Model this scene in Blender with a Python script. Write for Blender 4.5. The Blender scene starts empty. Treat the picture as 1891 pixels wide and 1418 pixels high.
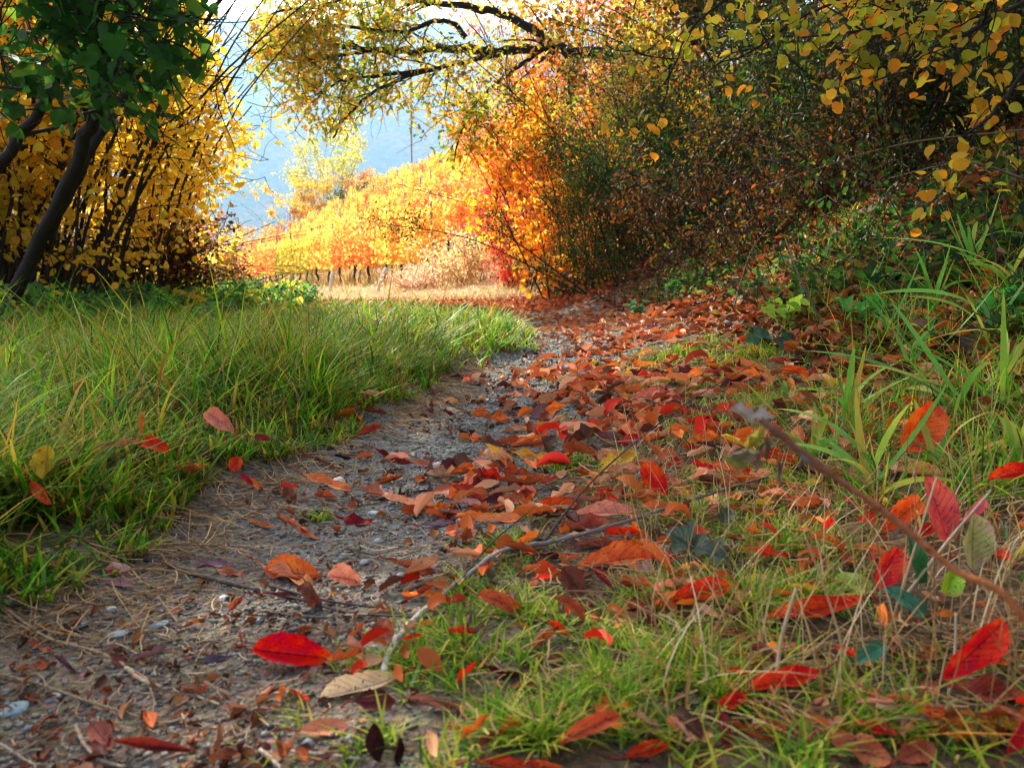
import bpy, math, random
import numpy as np

# ------------------------------------------------------------------ camera, sky, sun, exposure
S = bpy.context.scene
COL = S.collection
R = np.random.RandomState(11)
random.seed(5)
FPX = 1484.0          # focal length in pixels of the 1891 px wide photograph
CAMH = 0.32
PITCH = math.radians(7.26)

cam_d = bpy.data.cameras.new('camera')
cam = bpy.data.objects.new('camera', cam_d); COL.objects.link(cam)
cam.location = (0, 0, CAMH)
cam.rotation_euler = (math.radians(90) - PITCH, 0, 0)
cam_d.sensor_width = 36.0
cam_d.lens = 36.0 * FPX / 1891.0
cam_d.clip_start = 0.02
cam_d.clip_end = 8000
cam_d.dof.use_dof = True
cam_d.dof.focus_distance = 1.75
cam_d.dof.aperture_fstop = 10
S.camera = cam

SUN_AZ = math.radians(-30)      # left of straight ahead
SUN_EL = math.radians(36)
world = bpy.data.worlds.new("World"); S.world = world
world.use_nodes = True
wn = world.node_tree.nodes; wl = world.node_tree.links
bg = wn['Background']
sky = wn.new('ShaderNodeTexSky'); sky.sky_type = 'NISHITA'; sky.sun_disc = False
sky.sun_elevation = SUN_EL; sky.sun_rotation = SUN_AZ
sky.air_density = .75; sky.dust_density = 4.0; sky.ozone_density = .6
warm = wn.new('ShaderNodeMix'); warm.data_type = 'RGBA'; warm.blend_type = 'MULTIPLY'; warm.inputs[0].default_value = 1.0
warm.inputs[7].default_value = (1.14, 1.0, .81, 1)          # warm tint on all sky light, against blue in the shade
wl.new(sky.outputs[0], warm.inputs[6]); wl.new(warm.outputs[2], bg.inputs[0]); bg.inputs[1].default_value = 0.15
sd = bpy.data.lights.new('sun', 'SUN'); sd.energy = 5.0; sd.angle = math.radians(0.5); sd.color = (1.0, 0.93, 0.80)
sun = bpy.data.objects.new('sun', sd); COL.objects.link(sun)
from mathutils import Vector, Matrix
sdir = Vector((math.sin(SUN_AZ) * math.cos(SUN_EL), math.cos(SUN_AZ) * math.cos(SUN_EL), math.sin(SUN_EL)))
sun.rotation_euler = sdir.to_track_quat('Z', 'Y').to_euler()
sun.location = (-10, 20, 30)
S.view_settings.view_transform = 'Standard'
S.view_settings.look = 'None'
S.view_settings.gamma = 1.0
S.view_settings.exposure = 1.72
S.cycles.use_denoising = True
S.cycles.pixel_filter_type = 'BLACKMAN_HARRIS'
S.cycles.filter_width = 1.25
try:
    S.cycles.denoiser = 'OPENIMAGEDENOISE'
    S.cycles.denoising_input_passes = 'RGB_ALBEDO_NORMAL'
    S.cycles.denoising_prefilter = 'NONE'
    S.cycles.denoising_quality = 'HIGH'
except Exception:
    pass
S.cycles.max_bounces = 7
S.cycles.diffuse_bounces = 4
S.cycles.glossy_bounces = 2
S.cycles.transmission_bounces = 4
S.cycles.volume_bounces = 0
S.cycles.sample_clamp_indirect = 6.0
S.cycles.caustics_reflective = False
S.cycles.caustics_refractive = False

# ------------------------------------------------------------------ helpers
def srgb(h):
    h = h.lstrip('#')
    c = np.array([int(h[i:i + 2], 16) / 255.0 for i in (0, 2, 4)])
    return np.where(c <= 0.04045, c / 12.92, ((c + 0.055) / 1.055) ** 2.4)

def sstep(a, b, x):
    t = np.clip((x - a) / (b - a), 0, 1)
    return t * t * (3 - 2 * t)

def vnoise(x, y, seed=0):
    xi = np.floor(x); yi = np.floor(y); fx = x - xi; fy = y - yi
    fx = fx * fx * (3 - 2 * fx); fy = fy * fy * (3 - 2 * fy)
    def h(a, b):
        n = np.sin(a * 127.1 + b * 311.7 + seed * 74.7) * 43758.5453
        return n - np.floor(n)
    return (h(xi, yi) * (1 - fx) + h(xi + 1, yi) * fx) * (1 - fy) + (h(xi, yi + 1) * (1 - fx) + h(xi + 1, yi + 1) * fx) * fy

def fbm(x, y, s=0, o=4):
    r = 0; a = .5; t = 0
    for k in range(o):
        r = r + a * vnoise(x * 2 ** k, y * 2 ** k, s + k * 7); t += a; a *= .5
    return r / t

PATH = np.array([(-.36, -1.0), (-.34, .4), (-.28, .8), (-.20, 1.2), (-.10, 1.7), (.06, 2.5), (.30, 3.5), (.44, 4.8), (.44, 6.5), (.2, 8), (-.5, 9.6),
                 (-1.7, 11.2), (-3.2, 13.2), (-5.0, 17), (-8, 25), (-12.5, 42), (-16.5, 60)])
PY = np.linspace(-1, 60, 400)
PX = np.interp(PY, PATH[:, 1], PATH[:, 0])
GEDGE = np.array([(-.58, -1), (-.52, .5), (-.455, .85), (-.42, 1.16), (-.385, 1.44), (-.26, 2.0), (-.2, 2.64), (.1, 3.65), (.14, 5), (.02, 6.5), (-.3, 8), (-1.2, 9.8), (-2.4, 11.5)])
def path_x(y): return np.interp(y, PY, PX)
def grass_edge(y): return np.interp(y, GEDGE[:, 1], GEDGE[:, 0])
def path_hw(y): return np.interp(y, [0, 3, 6, 12, 20, 60], [.22, .25, .34, .7, 1.1, 1.2])
def hill_s(x, y): return (x + 2) * .89 + (y - 20) * .46
def softplus(v, k): return np.logaddexp(0, v * k) / k

def height(x, y):
    x = np.asarray(x, float); y = np.asarray(y, float)
    z = -.012 * softplus(y - 13, .6)
    z = np.maximum(z, -.3) + 0 * x
    # left verge a little higher than the worn track
    le = grass_edge(y) - x
    z = z + .035 * sstep(-.02, .10, le) * (1 - sstep(10, 13, y)) - .02 * softplus(le - 1.0, 3) * (1 - sstep(12, 20, y)) + .05 * (fbm(x * .9, y * .9, 6) - .5) * sstep(.3, 1.2, le) * (1 - sstep(12, 20, y))
    z = z - .018 * np.exp(-((x - path_x(y)) / (path_hw(y) * .9)) ** 2)
    # bank on the right and the vineyard hill
    b = softplus(x - .85 - .12 * np.sin(y * 1.3), 4)
    bank = .60 * b + .34 * softplus(x - 2.2, 2)
    bank = bank * (1 + .12 * (fbm(x * .6, y * .6, 3) - .5))
    hs = .53 * softplus(hill_s(x, y), 1.0)
    hh = np.logaddexp(bank * 3, hs * 3) / 3 - math.log(2) / 3 * np.exp(-np.maximum(bank, hs) * 3)
    hh = 8.8 - softplus(8.8 - hh, 1.2)
    z = z + np.maximum(hh, 0)
    # hill falls away to the valley far behind
    far = sstep(85, 260, np.hypot(x, y))
    z = z * (1 - far) - 22 * far
    # roughness
    near = 1 - sstep(6, 30, np.hypot(x, y))
    z = z + (fbm(x * 2.2, y * 2.2, 1) - .5) * .05 * sstep(.2, 1.2, np.abs(x - path_x(y))) * (1 - far)
    z = z + (fbm(x * 9, y * 9, 2) - .5) * .016 * near + (fbm(x * 40, y * 40, 5, 2) - .5) * .004 * near
    return z

CP, SP = math.cos(PITCH), math.sin(PITCH)
def pdir(px, py):
    xc = (px - 945.5) / FPX; yc = -(py - 709) / FPX
    return np.array([xc, CP + yc * SP, -SP + yc * CP])
def P(px, py, y):
    """the point of the place that stands at distance y and is seen at this pixel of the photograph"""
    d = pdir(px, py)
    return np.array([0, 0, CAMH]) + d * (y / d[1])
YS = np.geomspace(.3, 120, 2500)
def G(px, py, lift=0.0):
    d = pdir(px, py)
    x = d[0] / d[1] * YS; z = CAMH + d[2] / d[1] * YS
    k = np.nonzero(z < height(x, YS) + lift)[0]
    i = k[0] if len(k) else len(YS) - 1
    return np.array([x[i], YS[i], z[i]])

def newmat(name):
    m = bpy.data.materials.new(name); m.use_nodes = True
    nt = m.node_tree
    return m, nt.nodes, nt.links, nt.nodes['Principled BSDF'], nt.nodes['Material Output']

class MB:
    """collects vertices, tris / quads and one colour per vertex; build() links them as one mesh"""
    def __init__(s): s.v = []; s.c = []; s.q = []; s.t = []; s.n = 0; s.uv = []
    def add(s, v, col, quads=None, tris=None, uv=None):
        v = np.asarray(v, float).reshape(-1, 3)
        c = np.asarray(col, float)
        if c.ndim == 1: c = np.tile(c, (len(v), 1))
        s.v.append(v); s.c.append(c)
        s.uv.append(np.zeros((len(v), 3)) if uv is None else uv)
        if quads is not None and len(quads): s.q.append(np.asarray(quads, int) + s.n)
        if tris is not None and len(tris): s.t.append(np.asarray(tris, int) + s.n)
        s.n += len(v)
    def mesh(s, name, mat, smooth=True):
        v = np.concatenate(s.v).astype(np.float32); c = np.concatenate(s.c)
        me = bpy.data.meshes.new(name)
        q = np.concatenate(s.q).reshape(-1, 4) if s.q else np.zeros((0, 4), int)
        t = np.concatenate(s.t).reshape(-1, 3) if s.t else np.zeros((0, 3), int)
        me.vertices.add(len(v)); me.vertices.foreach_set('co', v.ravel())
        loops = np.concatenate([q.ravel(), t.ravel()]).astype(np.int32)
        me.loops.add(len(loops)); me.loops.foreach_set('vertex_index', loops)
        me.polygons.add(len(q) + len(t))
        st = np.concatenate([np.arange(len(q)) * 4, len(q) * 4 + np.arange(len(t)) * 3]).astype(np.int32)
        me.polygons.foreach_set('loop_start', st)
        me.update(calc_edges=True)
        a = me.color_attributes.new('Col', 'FLOAT_COLOR', 'POINT')
        a.data.foreach_set('color', np.concatenate([c, np.ones((len(c), 1))], 1).astype(np.float32).ravel())
        u = me.attributes.new('leafuv', 'FLOAT_VECTOR', 'POINT')
        u.data.foreach_set('vector', np.concatenate(s.uv).astype(np.float32).ravel())
        if smooth: me.polygons.foreach_set('use_smooth', np.ones(len(me.polygons), bool))
        me.materials.append(mat)
        return me
    def build(s, name, mat, parent=None, smooth=True, **k):
        o = bpy.data.objects.new(name, s.mesh(name, mat, smooth)); COL.objects.link(o)
        if parent is not None: o.parent = parent
        tag(o, **k)
        return o

def tag(o, label=None, cat=None, group=None, kind=None):
    if label: o['label'] = label
    if cat: o['category'] = cat
    if group: o['group'] = group
    if kind: o['kind'] = kind
    return o
def empty(name, loc, label, cat, group=None):
    o = bpy.data.objects.new(name, None); COL.objects.link(o); o.location = tuple(loc)
    o.empty_display_size = .1
    return tag(o, label, cat, group)

def norm(v): return v / (np.linalg.norm(v, axis=-1, keepdims=True) + 1e-9)

def tube(mb, pts, r, col, sides=6, col2=None, uneven=0.0):
    pts = np.asarray(pts, float); n = len(pts); r = np.broadcast_to(np.asarray(r, float), (n,)).copy()
    tan = norm(np.gradient(pts, axis=0))
    ref = np.array([.31, .17, .93]); 
    if abs(tan[0] @ ref) > .9: ref = np.array([1., 0, .1])
    a = norm(np.cross(tan, ref)); b = np.cross(tan, a)
    ang = np.linspace(0, 2 * np.pi, sides, endpoint=False)
    rr = r[:, None] * (1 + uneven * (R.rand(n, sides) - .5))
    v = pts[:, None] + rr[..., None] * (np.cos(ang)[None, :, None] * a[:, None] + np.sin(ang)[None, :, None] * b[:, None])
    i = np.arange(n - 1)[:, None] * sides; j = np.arange(sides)[None]; k = (j + 1) % sides
    q = np.stack([i + j, i + k, i + sides + k, i + sides + j], -1).reshape(-1, 4)
    c = np.asarray(col, float)
    if col2 is not None:
        t = np.linspace(0, 1, n)[:, None, None]
        c = (c * (1 - t) + np.asarray(col2) * t) * np.ones((n, sides, 1)); c = c.reshape(-1, 3)
    v = v.reshape(-1, 3)
    # caps
    v = np.concatenate([v, pts[:1], pts[-1:]])
    if np.ndim(c) == 2: c = np.concatenate([c, c[:1], c[-1:]])
    jj = np.arange(sides); kk = (jj + 1) % sides
    t0 = np.stack([np.full(sides, n * sides), kk, jj], -1)
    t1 = np.stack([np.full(sides, n * sides + 1), (n - 1) * sides + jj, (n - 1) * sides + kk], -1)
    mb.add(v, c, q, np.concatenate([t0, t1]))

def smooth_path(pts, n=24):
    pts = np.asarray(pts, float); m = len(pts)
    if m < 3:
        t = np.linspace(0, 1, n)[:, None]; return pts[0] * (1 - t) + pts[-1] * t
    e = np.concatenate([[2 * pts[0] - pts[1]], pts, [2 * pts[-1] - pts[-2]]])
    u = np.linspace(0, m - 1 - 1e-6, n); i = u.astype(int); t = (u - i)[:, None]
    p0, p1, p2, p3 = e[i], e[i + 1], e[i + 2], e[i + 3]
    return .5 * (2 * p1 + (p2 - p0) * t + (2 * p0 - 5 * p1 + 4 * p2 - p3) * t ** 2 + (3 * p1 - p0 - 3 * p2 + p3) * t ** 3)

# leaf templates for massed foliage: rows of (u, v, w) in units of leaf length
def tmpl(pts, faces): return np.array(pts, float), faces
T_HAZEL = tmpl([(0, 0, 0), (.22, .36, .05), (.6, .42, .07), (.88, .2, .03), (1, 0, -.06), (.88, -.2, .03), (.6, -.42, .07), (.22, -.36, .05), (.5, 0, 0)],
               [(0, 8, 2, 1), (8, 4, 3, 2), (0, 7, 6, 8), (8, 6, 5, 4)])
T_HAZEL = tmpl([(0, 0, 0), (.06, .24, .05), (.28, .41, .07), (.56, .42, .07), (.8, .25, .05), (.92, .08, .01), (1.06, 0, -.06), (.92, -.08, .01), (.8, -.25, .05), (.56, -.42, .07), (.28, -.41, .07), (.06, -.24, .05), (.3, 0, 0), (.65, 0, -.01)],
               [(0, 12, 2, 1), (12, 13, 3, 2), (13, 5, 4, 3), (13, 6, 5, 5), (0, 11, 10, 12), (12, 10, 9, 13), (13, 9, 8, 7), (13, 7, 6, 6)])
T_BROAD = tmpl([(0, 0, 0), (-.08, .2, .05), (.04, .42, .1), (.26, .5, .07), (.36, .4, .03), (.56, .44, .05), (.7, .26, .02), (.84, .2, .0), (1.02, 0, -.12), (.84, -.2, .0), (.7, -.26, .02), (.56, -.44, .05), (.36, -.4, .03), (.26, -.5, .07),
                (.04, -.42, .1), (-.08, -.2, .05), (.3, 0, -.02), (.65, 0, -.03)],
               [(0, 2, 1, 1), (0, 16, 3, 2), (16, 5, 4, 3), (16, 17, 6, 5), (17, 8, 7, 6), (0, 15, 14, 14), (0, 14, 13, 16), (16, 13, 12, 11), (16, 11, 10, 17), (17, 10, 9, 8)])
T_OVAL = tmpl([(0, 0, 0), (.3, .24, .05), (.7, .22, .04), (1, 0, -.05), (.7, -.22, .04), (.3, -.24, .05)], [(0, 3, 2, 1), (0, 5, 4, 3)])
T_OAK = tmpl([(0, 0, 0), (.25, .2, .04), (.35, .1, 0), (.52, .3, .06), (.62, .14, 0), (.8, .22, .05), (1, 0, -.05),
              (.8, -.22, .05), (.62, -.14, 0), (.52, -.3, .06), (.35, -.1, 0), (.25, -.2, .04)],
             [(0, 2, 2, 1), (0, 4, 3, 2), (0, 6, 5, 4), (0, 11, 10, 10), (0, 10, 9, 8), (0, 8, 7, 6)])
T_VINE = tmpl([(0, 0, 0), (-.1, .35, .08), (.3, .5, .1), (.5, .3, .03), (.85, .32, .06), (1, 0, -.08), (.85, -.32, .06), (.5, -.3, .03), (.3, -.5, .1), (-.1, -.35, .08)],
              [(0, 3, 2, 1), (0, 5, 4, 3), (0, 7, 6, 5), (0, 9, 8, 7)])

def foliage(mb, c, size, cols, T=T_OVAL, droop=.4, outward=None, flat=.5, jitter=.12):
    """N leaves at points c: random headings, normals biased upward"""
    c = np.asarray(c, float); n = len(c)
    if n == 0: return
    tv, tf = T
    d = R.randn(n, 3)
    if outward is not None: d = d + outward
    d[:, 2] -= droop
    d = norm(d)
    nr = R.randn(n, 3) + np.array([0, 0, flat * 2.5])
    nr = norm(nr - d * np.sum(nr * d, 1, keepdims=True))
    s = np.cross(nr, d)
    size = np.broadcast_to(size, (n,)) * (.65 + .6 * R.rand(n))
    fold = .6 + 1.6 * R.rand(n)
    wid = .8 + .35 * R.rand(n)
    v = c[:, None] + size[:, None, None] * (tv[None, :, 0, None] * d[:, None] + (tv[None, :, 1] * wid[:, None])[..., None] * s[:, None]
                                            + (tv[None, :, 2] * fold[:, None])[..., None] * nr[:, None])
    m = len(tv)
    cols = np.asarray(cols, float)
    if cols.ndim == 1: cols = np.tile(cols, (n, 1))
    cc = cols * (1 + jitter * 2 * (R.rand(n, 1) - .5)) * (1 + .06 * R.randn(n, 3))
    cv = np.repeat(np.clip(cc, .002, .95), m, 0)
    base = (np.arange(n) * m)[:, None]
    qs = [f for f in tf if len(set(f)) == 4]; ts = [tuple(dict.fromkeys(f)) for f in tf if len(set(f)) == 3]
    q = (base[:, :, None] + np.array(qs)[None]).reshape(-1, 4) if qs else None
    t = (base[:, :, None] + np.array(ts)[None]).reshape(-1, 3) if ts else None
    mb.add(v.reshape(-1, 3), cv, q, t)

def pick(pal, n, w=None, seed_pts=None, scale=1.0):
    """colours from a palette, clumped in space when seed_pts is given"""
    pal = np.array([srgb(p) if isinstance(p, str) else p for p in pal]); k = len(pal)
    if w is None: w = np.ones(k)
    w = np.array(w, float) / np.sum(w); cw = np.cumsum(w)
    if seed_pts is None: u = R.rand(n)
    else:
        a = fbm(seed_pts[:, 0] * scale + seed_pts[:, 1] * .7 * scale, seed_pts[:, 2] * scale + 9.3, 4, 3)
        a = np.clip((a - .5) * 2.2 + .5, 0, .999)
        u = np.clip(a + .28 * R.randn(n), 0, .999)
    return pal[np.searchsorted(cw, u).clip(0, k - 1)]

# ------------------------------------------------------------------ materials
def leaf_material(name, transl=.45, rough=.5, spec=.3, detail=False, tsat=1.0, bright=1.0):
    m, n, l, b, out = newmat(name)
    at = n.new('ShaderNodeAttribute'); at.attribute_name = 'Col'
    colr = at.outputs['Color']
    if detail:
        uv = n.new('ShaderNodeAttribute'); uv.attribute_name = 'leafuv'
        sx = n.new('ShaderNodeSeparateXYZ'); l.new(uv.outputs['Vector'], sx.inputs[0])
        def mth(op, a, bb=None, c=None, clamp=False):
            x = n.new('ShaderNodeMath'); x.operation = op; x.use_clamp = clamp
            for i, q in enumerate((a, bb, c)):
                if q is None: continue
                if isinstance(q, (int, float)): x.inputs[i].default_value = q
                else: l.new(q, x.inputs[i])
            return x.outputs[0]
        av = mth('ABSOLUTE', sx.outputs[1])
        mid = mth('SUBTRACT', 1, mth('MULTIPLY', av, 22), clamp=True)                 # midrib
        ph = mth('SUBTRACT', mth('MULTIPLY', sx.outputs[0], 9), mth('MULTIPLY', av, 2.6))
        fr = mth('ABSOLUTE', mth('SUBTRACT', mth('FRACT', ph), .5))
        side = mth('SUBTRACT', 1, mth('MULTIPLY', fr, 9), clamp=True)
        vein = mth('MAXIMUM', mid, mth('MULTIPLY', side, .45))
        tc = n.new('ShaderNodeTexCoord')
        no = n.new('ShaderNodeTexNoise'); no.inputs['Scale'].default_value = 60; no.inputs['Detail'].default_value = 4
        l.new(tc.outputs['Object'], no.inputs['Vector'])
        sp = n.new('ShaderNodeTexNoise'); sp.inputs['Scale'].default_value = 420; sp.inputs['Detail'].default_value = 1
        l.new(tc.outputs['Object'], sp.inputs['Vector'])
        hsv = n.new('ShaderNodeHueSaturation')
        l.new(mth('ADD', mth('MULTIPLY', no.outputs[0], .05), .475), hsv.inputs['Hue'])
        l.new(mth('ADD', mth('MULTIPLY', no.outputs[0], 1.5), .28), hsv.inputs['Value'])
        l.new(colr, hsv.inputs['Color'])
        mx = n.new('ShaderNodeMix'); mx.data_type = 'RGBA'; mx.blend_type = 'MULTIPLY'
        l.new(mth('MULTIPLY', vein, .7), mx.inputs[0]); l.new(hsv.outputs[0], mx.inputs[6]); mx.inputs[7].default_value = (.45, .38, .35, 1)
        spot = mth('MULTIPLY', mth('SUBTRACT', sp.outputs[0], .63, clamp=True), 9, clamp=True)
        mx2 = n.new('ShaderNodeMix'); mx2.data_type = 'RGBA'
        l.new(mth('MULTIPLY', spot, .85), mx2.inputs[0]); l.new(mx.outputs[2], mx2.inputs[6]); mx2.inputs[7].default_value = (.03, .012, .01, 1)
        colr = mx2.outputs[2]
        bp = n.new('ShaderNodeBump'); bp.inputs['Strength'].default_value = .8; bp.inputs['Distance'].default_value = .003
        l.new(mth('ADD', mth('MULTIPLY', vein, -.7), mth('MULTIPLY', no.outputs[0], .7)), bp.inputs['Height'])
        l.new(bp.outputs[0], b.inputs['Normal'])
    l.new(colr, b.inputs['Base Color'])
    b.inputs['Roughness'].default_value = rough
    b.inputs['Specular IOR Level'].default_value = spec
    tr = n.new('ShaderNodeBsdfTranslucent')
    h2 = n.new('ShaderNodeHueSaturation'); h2.inputs['Saturation'].default_value = tsat; h2.inputs['Value'].default_value = 1.25 * bright
    l.new(colr, h2.inputs['Color']); l.new(h2.outputs[0], tr.inputs['Color'])
    mixs = n.new('ShaderNodeMixShader'); mixs.inputs[0].default_value = transl
    l.new(b.outputs[0], mixs.inputs[1]); l.new(tr.outputs[0], mixs.inputs[2]); l.new(mixs.outputs[0], out.inputs['Surface'])
    return m

M_LEAF = leaf_material('tree_foliage', .58, .5, .2, bright=1.1)
M_DEAD = leaf_material('fallen_leaf', .22, .5, .3, detail=True)
M_LIT = leaf_material('leaf_litter', .18, .55, .25)
M_GRASS = leaf_material('grass_blades', .42, .5, .18)

def bark_material(name, scale=30):
    m, n, l, b, out = newmat(name)
    at = n.new('ShaderNodeAttribute'); at.attribute_name = 'Col'
    tc = n.new('ShaderNodeTexCoord')
    no = n.new('ShaderNodeTexNoise'); no.inputs['Scale'].default_value = scale; no.inputs['Detail'].default_value = 6
    l.new(tc.outputs['Object'], no.inputs['Vector'])
    hs = n.new('ShaderNodeHueSaturation')
    mr = n.new('ShaderNodeMapRange'); mr.inputs[3].default_value = .35; mr.inputs[4].default_value = 1.6
    l.new(no.outputs[0], mr.inputs[0]); l.new(mr.outputs[0], hs.inputs['Value']); l.new(at.outputs['Color'], hs.inputs['Color'])
    l.new(hs.outputs[0], b.inputs['Base Color']); b.inputs['Roughness'].default_value = .85
    bp = n.new('ShaderNodeBump'); bp.inputs['Strength'].default_value = .6; bp.inputs['Distance'].default_value = .01
    l.new(no.outputs[0], bp.inputs['Height']); l.new(bp.outputs[0], b.inputs['Normal'])
    return m
M_BARK = bark_material('bark', 30)
M_TWIG = bark_material('twig_bark', 160)

def ground_material(name, fine=True):
    m, n, l, b, out = newmat(name)
    at = n.new('ShaderNodeAttribute'); at.attribute_name = 'Col'
    tc = n.new('ShaderNodeTexCoord')
    def noise(sc, det=5):
        x = n.new('ShaderNodeTexNoise'); x.inputs['Scale'].default_value = sc; x.inputs['Detail'].default_value = det
        l.new(tc.outputs['Object'], x.inputs['Vector']); return x.outputs[0]
    a = noise(14); c = noise(170, 3)
    vo = n.new('ShaderNodeTexVoronoi'); vo.inputs['Scale'].default_value = 150; l.new(tc.outputs['Object'], vo.inputs['Vector'])
    def mp(x, lo, hi):
        r = n.new('ShaderNodeMapRange'); l.new(x, r.inputs[0]); r.inputs[1].default_value = .25; r.inputs[2].default_value = .75
        r.inputs[3].default_value = lo; r.inputs[4].default_value = hi; return r.outputs[0]
    mu = n.new('ShaderNodeMath'); mu.operation = 'MULTIPLY'; l.new(mp(a, .6, 1.4), mu.inputs[0]); l.new(mp(c, .45, 1.6), mu.inputs[1])
    hs = n.new('ShaderNodeHueSaturation'); l.new(mu.outputs[0], hs.inputs['Value']); l.new(at.outputs['Color'], hs.inputs['Color'])
    mx = n.new('ShaderNodeMix'); mx.data_type = 'RGBA'; mx.blend_type = 'OVERLAY'; mx.inputs[0].default_value = .25
    l.new(hs.outputs[0], mx.inputs[6]); l.new(vo.outputs['Color'], mx.inputs[7])
    l.new(mx.outputs[2], b.inputs['Base Color']); b.inputs['Roughness'].default_value = .8
    b.inputs['Specular IOR Level'].default_value = .25
    ad = n.new('ShaderNodeMath'); l.new(vo.outputs['Distance'], ad.inputs[0]); l.new(c, ad.inputs[1]); ad.operation = 'ADD'
    bp = n.new('ShaderNodeBump'); bp.inputs['Strength'].default_value = .8; bp.inputs['Distance'].default_value = .004
    l.new(ad.outputs[0], bp.inputs['Height']); l.new(bp.outputs[0], b.inputs['Normal'])
    return m
M_GROUND = ground_material('soil'); M_PATH = ground_material('gravel_track')

def stone_material():
    m, n, l, b, out = newmat('stone')
    at = n.new('ShaderNodeAttribute'); at.attribute_name = 'Col'
    tc = n.new('ShaderNodeTexCoord')
    no = n.new('ShaderNodeTexNoise'); no.inputs['Scale'].default_value = 90; no.inputs['Detail'].default_value = 6
    l.new(tc.outputs['Object'], no.inputs['Vector'])
    mr = n.new('ShaderNodeMapRange'); mr.inputs[3].default_value = .55; mr.inputs[4].default_value = 1.45; l.new(no.outputs[0], mr.inputs[0])
    hs = n.new('ShaderNodeHueSaturation'); l.new(mr.outputs[0], hs.inputs['Value']); l.new(at.outputs['Color'], hs.inputs['Color'])
    l.new(hs.outputs[0], b.inputs['Base Color']); b.inputs['Roughness'].default_value = .6
    bp = n.new('ShaderNodeBump'); bp.inputs['Strength'].default_value = .4; bp.inputs['Distance'].default_value = .002
    l.new(no.outputs[0], bp.inputs['Height']); l.new(bp.outputs[0], b.inputs['Normal'])
    return m
M_STONE = stone_material()

# ------------------------------------------------------------------ ground, path, mountain
def graded(lo, hi, c0, c1, step, g):
    a = [c0]
    while a[-1] < c1: a.append(a[-1] + step)
    s = step
    while a[-1] < hi: s *= g; a.append(a[-1] + s)
    s = step; b = [c0]
    while b[-1] > lo: s *= g; b.append(b[-1] - s)
    return np.array(b[:0:-1] + a)
gx = graded(-900, 900, -1.0, 1.4, .016, 1.06)
gy = graded(-30, 700, .4, 2.8, .016, 1.045)
X, Y = np.meshgrid(gx, gy)
Z = height(X, Y)
nx, ny = len(gx), len(gy)
pd = np.abs(X - path_x(Y)) / path_hw(Y)
pn = fbm(X * 5, Y * 5, 9) - .5
on_path = np.where((Y < 62) & (pd + pn * .9 < 1.25), 1, 0).astype(bool)
grey = srgb('#787a78'); brown = srgb('#5d4a38'); soil = srgb('#3f2f23'); mossy = srgb('#4b4a26'); dry = srgb('#b09066')
w = (fbm(X * 3, Y * 3, 21) - .35).clip(0, .3)[..., None] / .3
colp = grey * (1 - w * .45) + brown * w * .45
nb = sstep(1.1, .62, Y)[..., None]                      # bare brown earth nearest the camera
colp = colp * (1 - .75 * nb) + srgb('#75604c') * .75 * nb
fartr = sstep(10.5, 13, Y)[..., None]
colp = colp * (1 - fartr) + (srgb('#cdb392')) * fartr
colg = soil * (1 - w) + brown * w
lg = (sstep(0, .1, grass_edge(Y) - X) * (1 - sstep(9, 12, Y)))[..., None]
colg = colg * (1 - lg) + mossy * lg
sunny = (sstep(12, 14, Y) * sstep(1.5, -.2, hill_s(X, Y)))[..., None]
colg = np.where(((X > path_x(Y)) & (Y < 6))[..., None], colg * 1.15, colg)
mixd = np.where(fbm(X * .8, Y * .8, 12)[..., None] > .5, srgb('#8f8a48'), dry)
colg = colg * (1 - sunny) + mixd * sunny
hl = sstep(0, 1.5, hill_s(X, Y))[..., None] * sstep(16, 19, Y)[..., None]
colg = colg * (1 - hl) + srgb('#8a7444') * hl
quad_mask = (on_path[:-1, :-1] & on_path[1:, 1:])
idx = np.arange(nx * ny).reshape(ny, nx)
Q = np.stack([idx[:-1, :-1], idx[:-1, 1:], idx[1:, 1:], idx[1:, :-1]], -1)
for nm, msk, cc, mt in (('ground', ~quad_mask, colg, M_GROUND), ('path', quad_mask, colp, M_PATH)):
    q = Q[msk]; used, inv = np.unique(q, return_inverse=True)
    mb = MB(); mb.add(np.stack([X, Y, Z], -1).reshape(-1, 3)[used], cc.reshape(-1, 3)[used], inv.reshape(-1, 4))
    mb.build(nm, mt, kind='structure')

# mountain: wooded slopes across the valley
mx_ = np.linspace(-1500, 1500, 260); my_ = np.linspace(650, 2300, 150)
MX, MY = np.meshgrid(mx_, my_)
rise = sstep(700, 1750, MY + 120 * (fbm(MX / 400, MY / 400, 31) - .5))
ridge = 560 + 90 * (fbm(MX / 500 + 3, MX * 0 + 2.5, 33) - .5) + MX * .03
MZ = -30 + ridge * rise + (fbm(MX / 130, MY / 130, 35, 5) - .5) * 90 * rise + (fbm(MX / 9, MY / 9, 37, 3) - .5) * 12
mb = MB()
mc = srgb('#3c4a35') * (1 - sstep(.5, .62, fbm(MX / 60, MY / 60, 41)))[..., None] + srgb('#7a5a36') * sstep(.5, .62, fbm(MX / 60, MY / 60, 41))[..., None]
ii = np.arange(MX.size).reshape(MX.shape)
mb.add(np.stack([MX, MY, MZ], -1).reshape(-1, 3), mc.reshape(-1, 3), np.stack([ii[:-1, :-1], ii[:-1, 1:], ii[1:, 1:], ii[1:, :-1]], -1).reshape(-1, 4))
mm, n_, l_, b_, o_ = newmat('mountain_woods')
at_ = n_.new('ShaderNodeAttribute'); at_.attribute_name = 'Col'
tc_ = n_.new('ShaderNodeTexCoord'); no_ = n_.new('ShaderNodeTexNoise'); no_.inputs['Scale'].default_value = .12; no_.inputs['Detail'].default_value = 6
l_.new(tc_.outputs['Object'], no_.inputs['Vector'])
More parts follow.
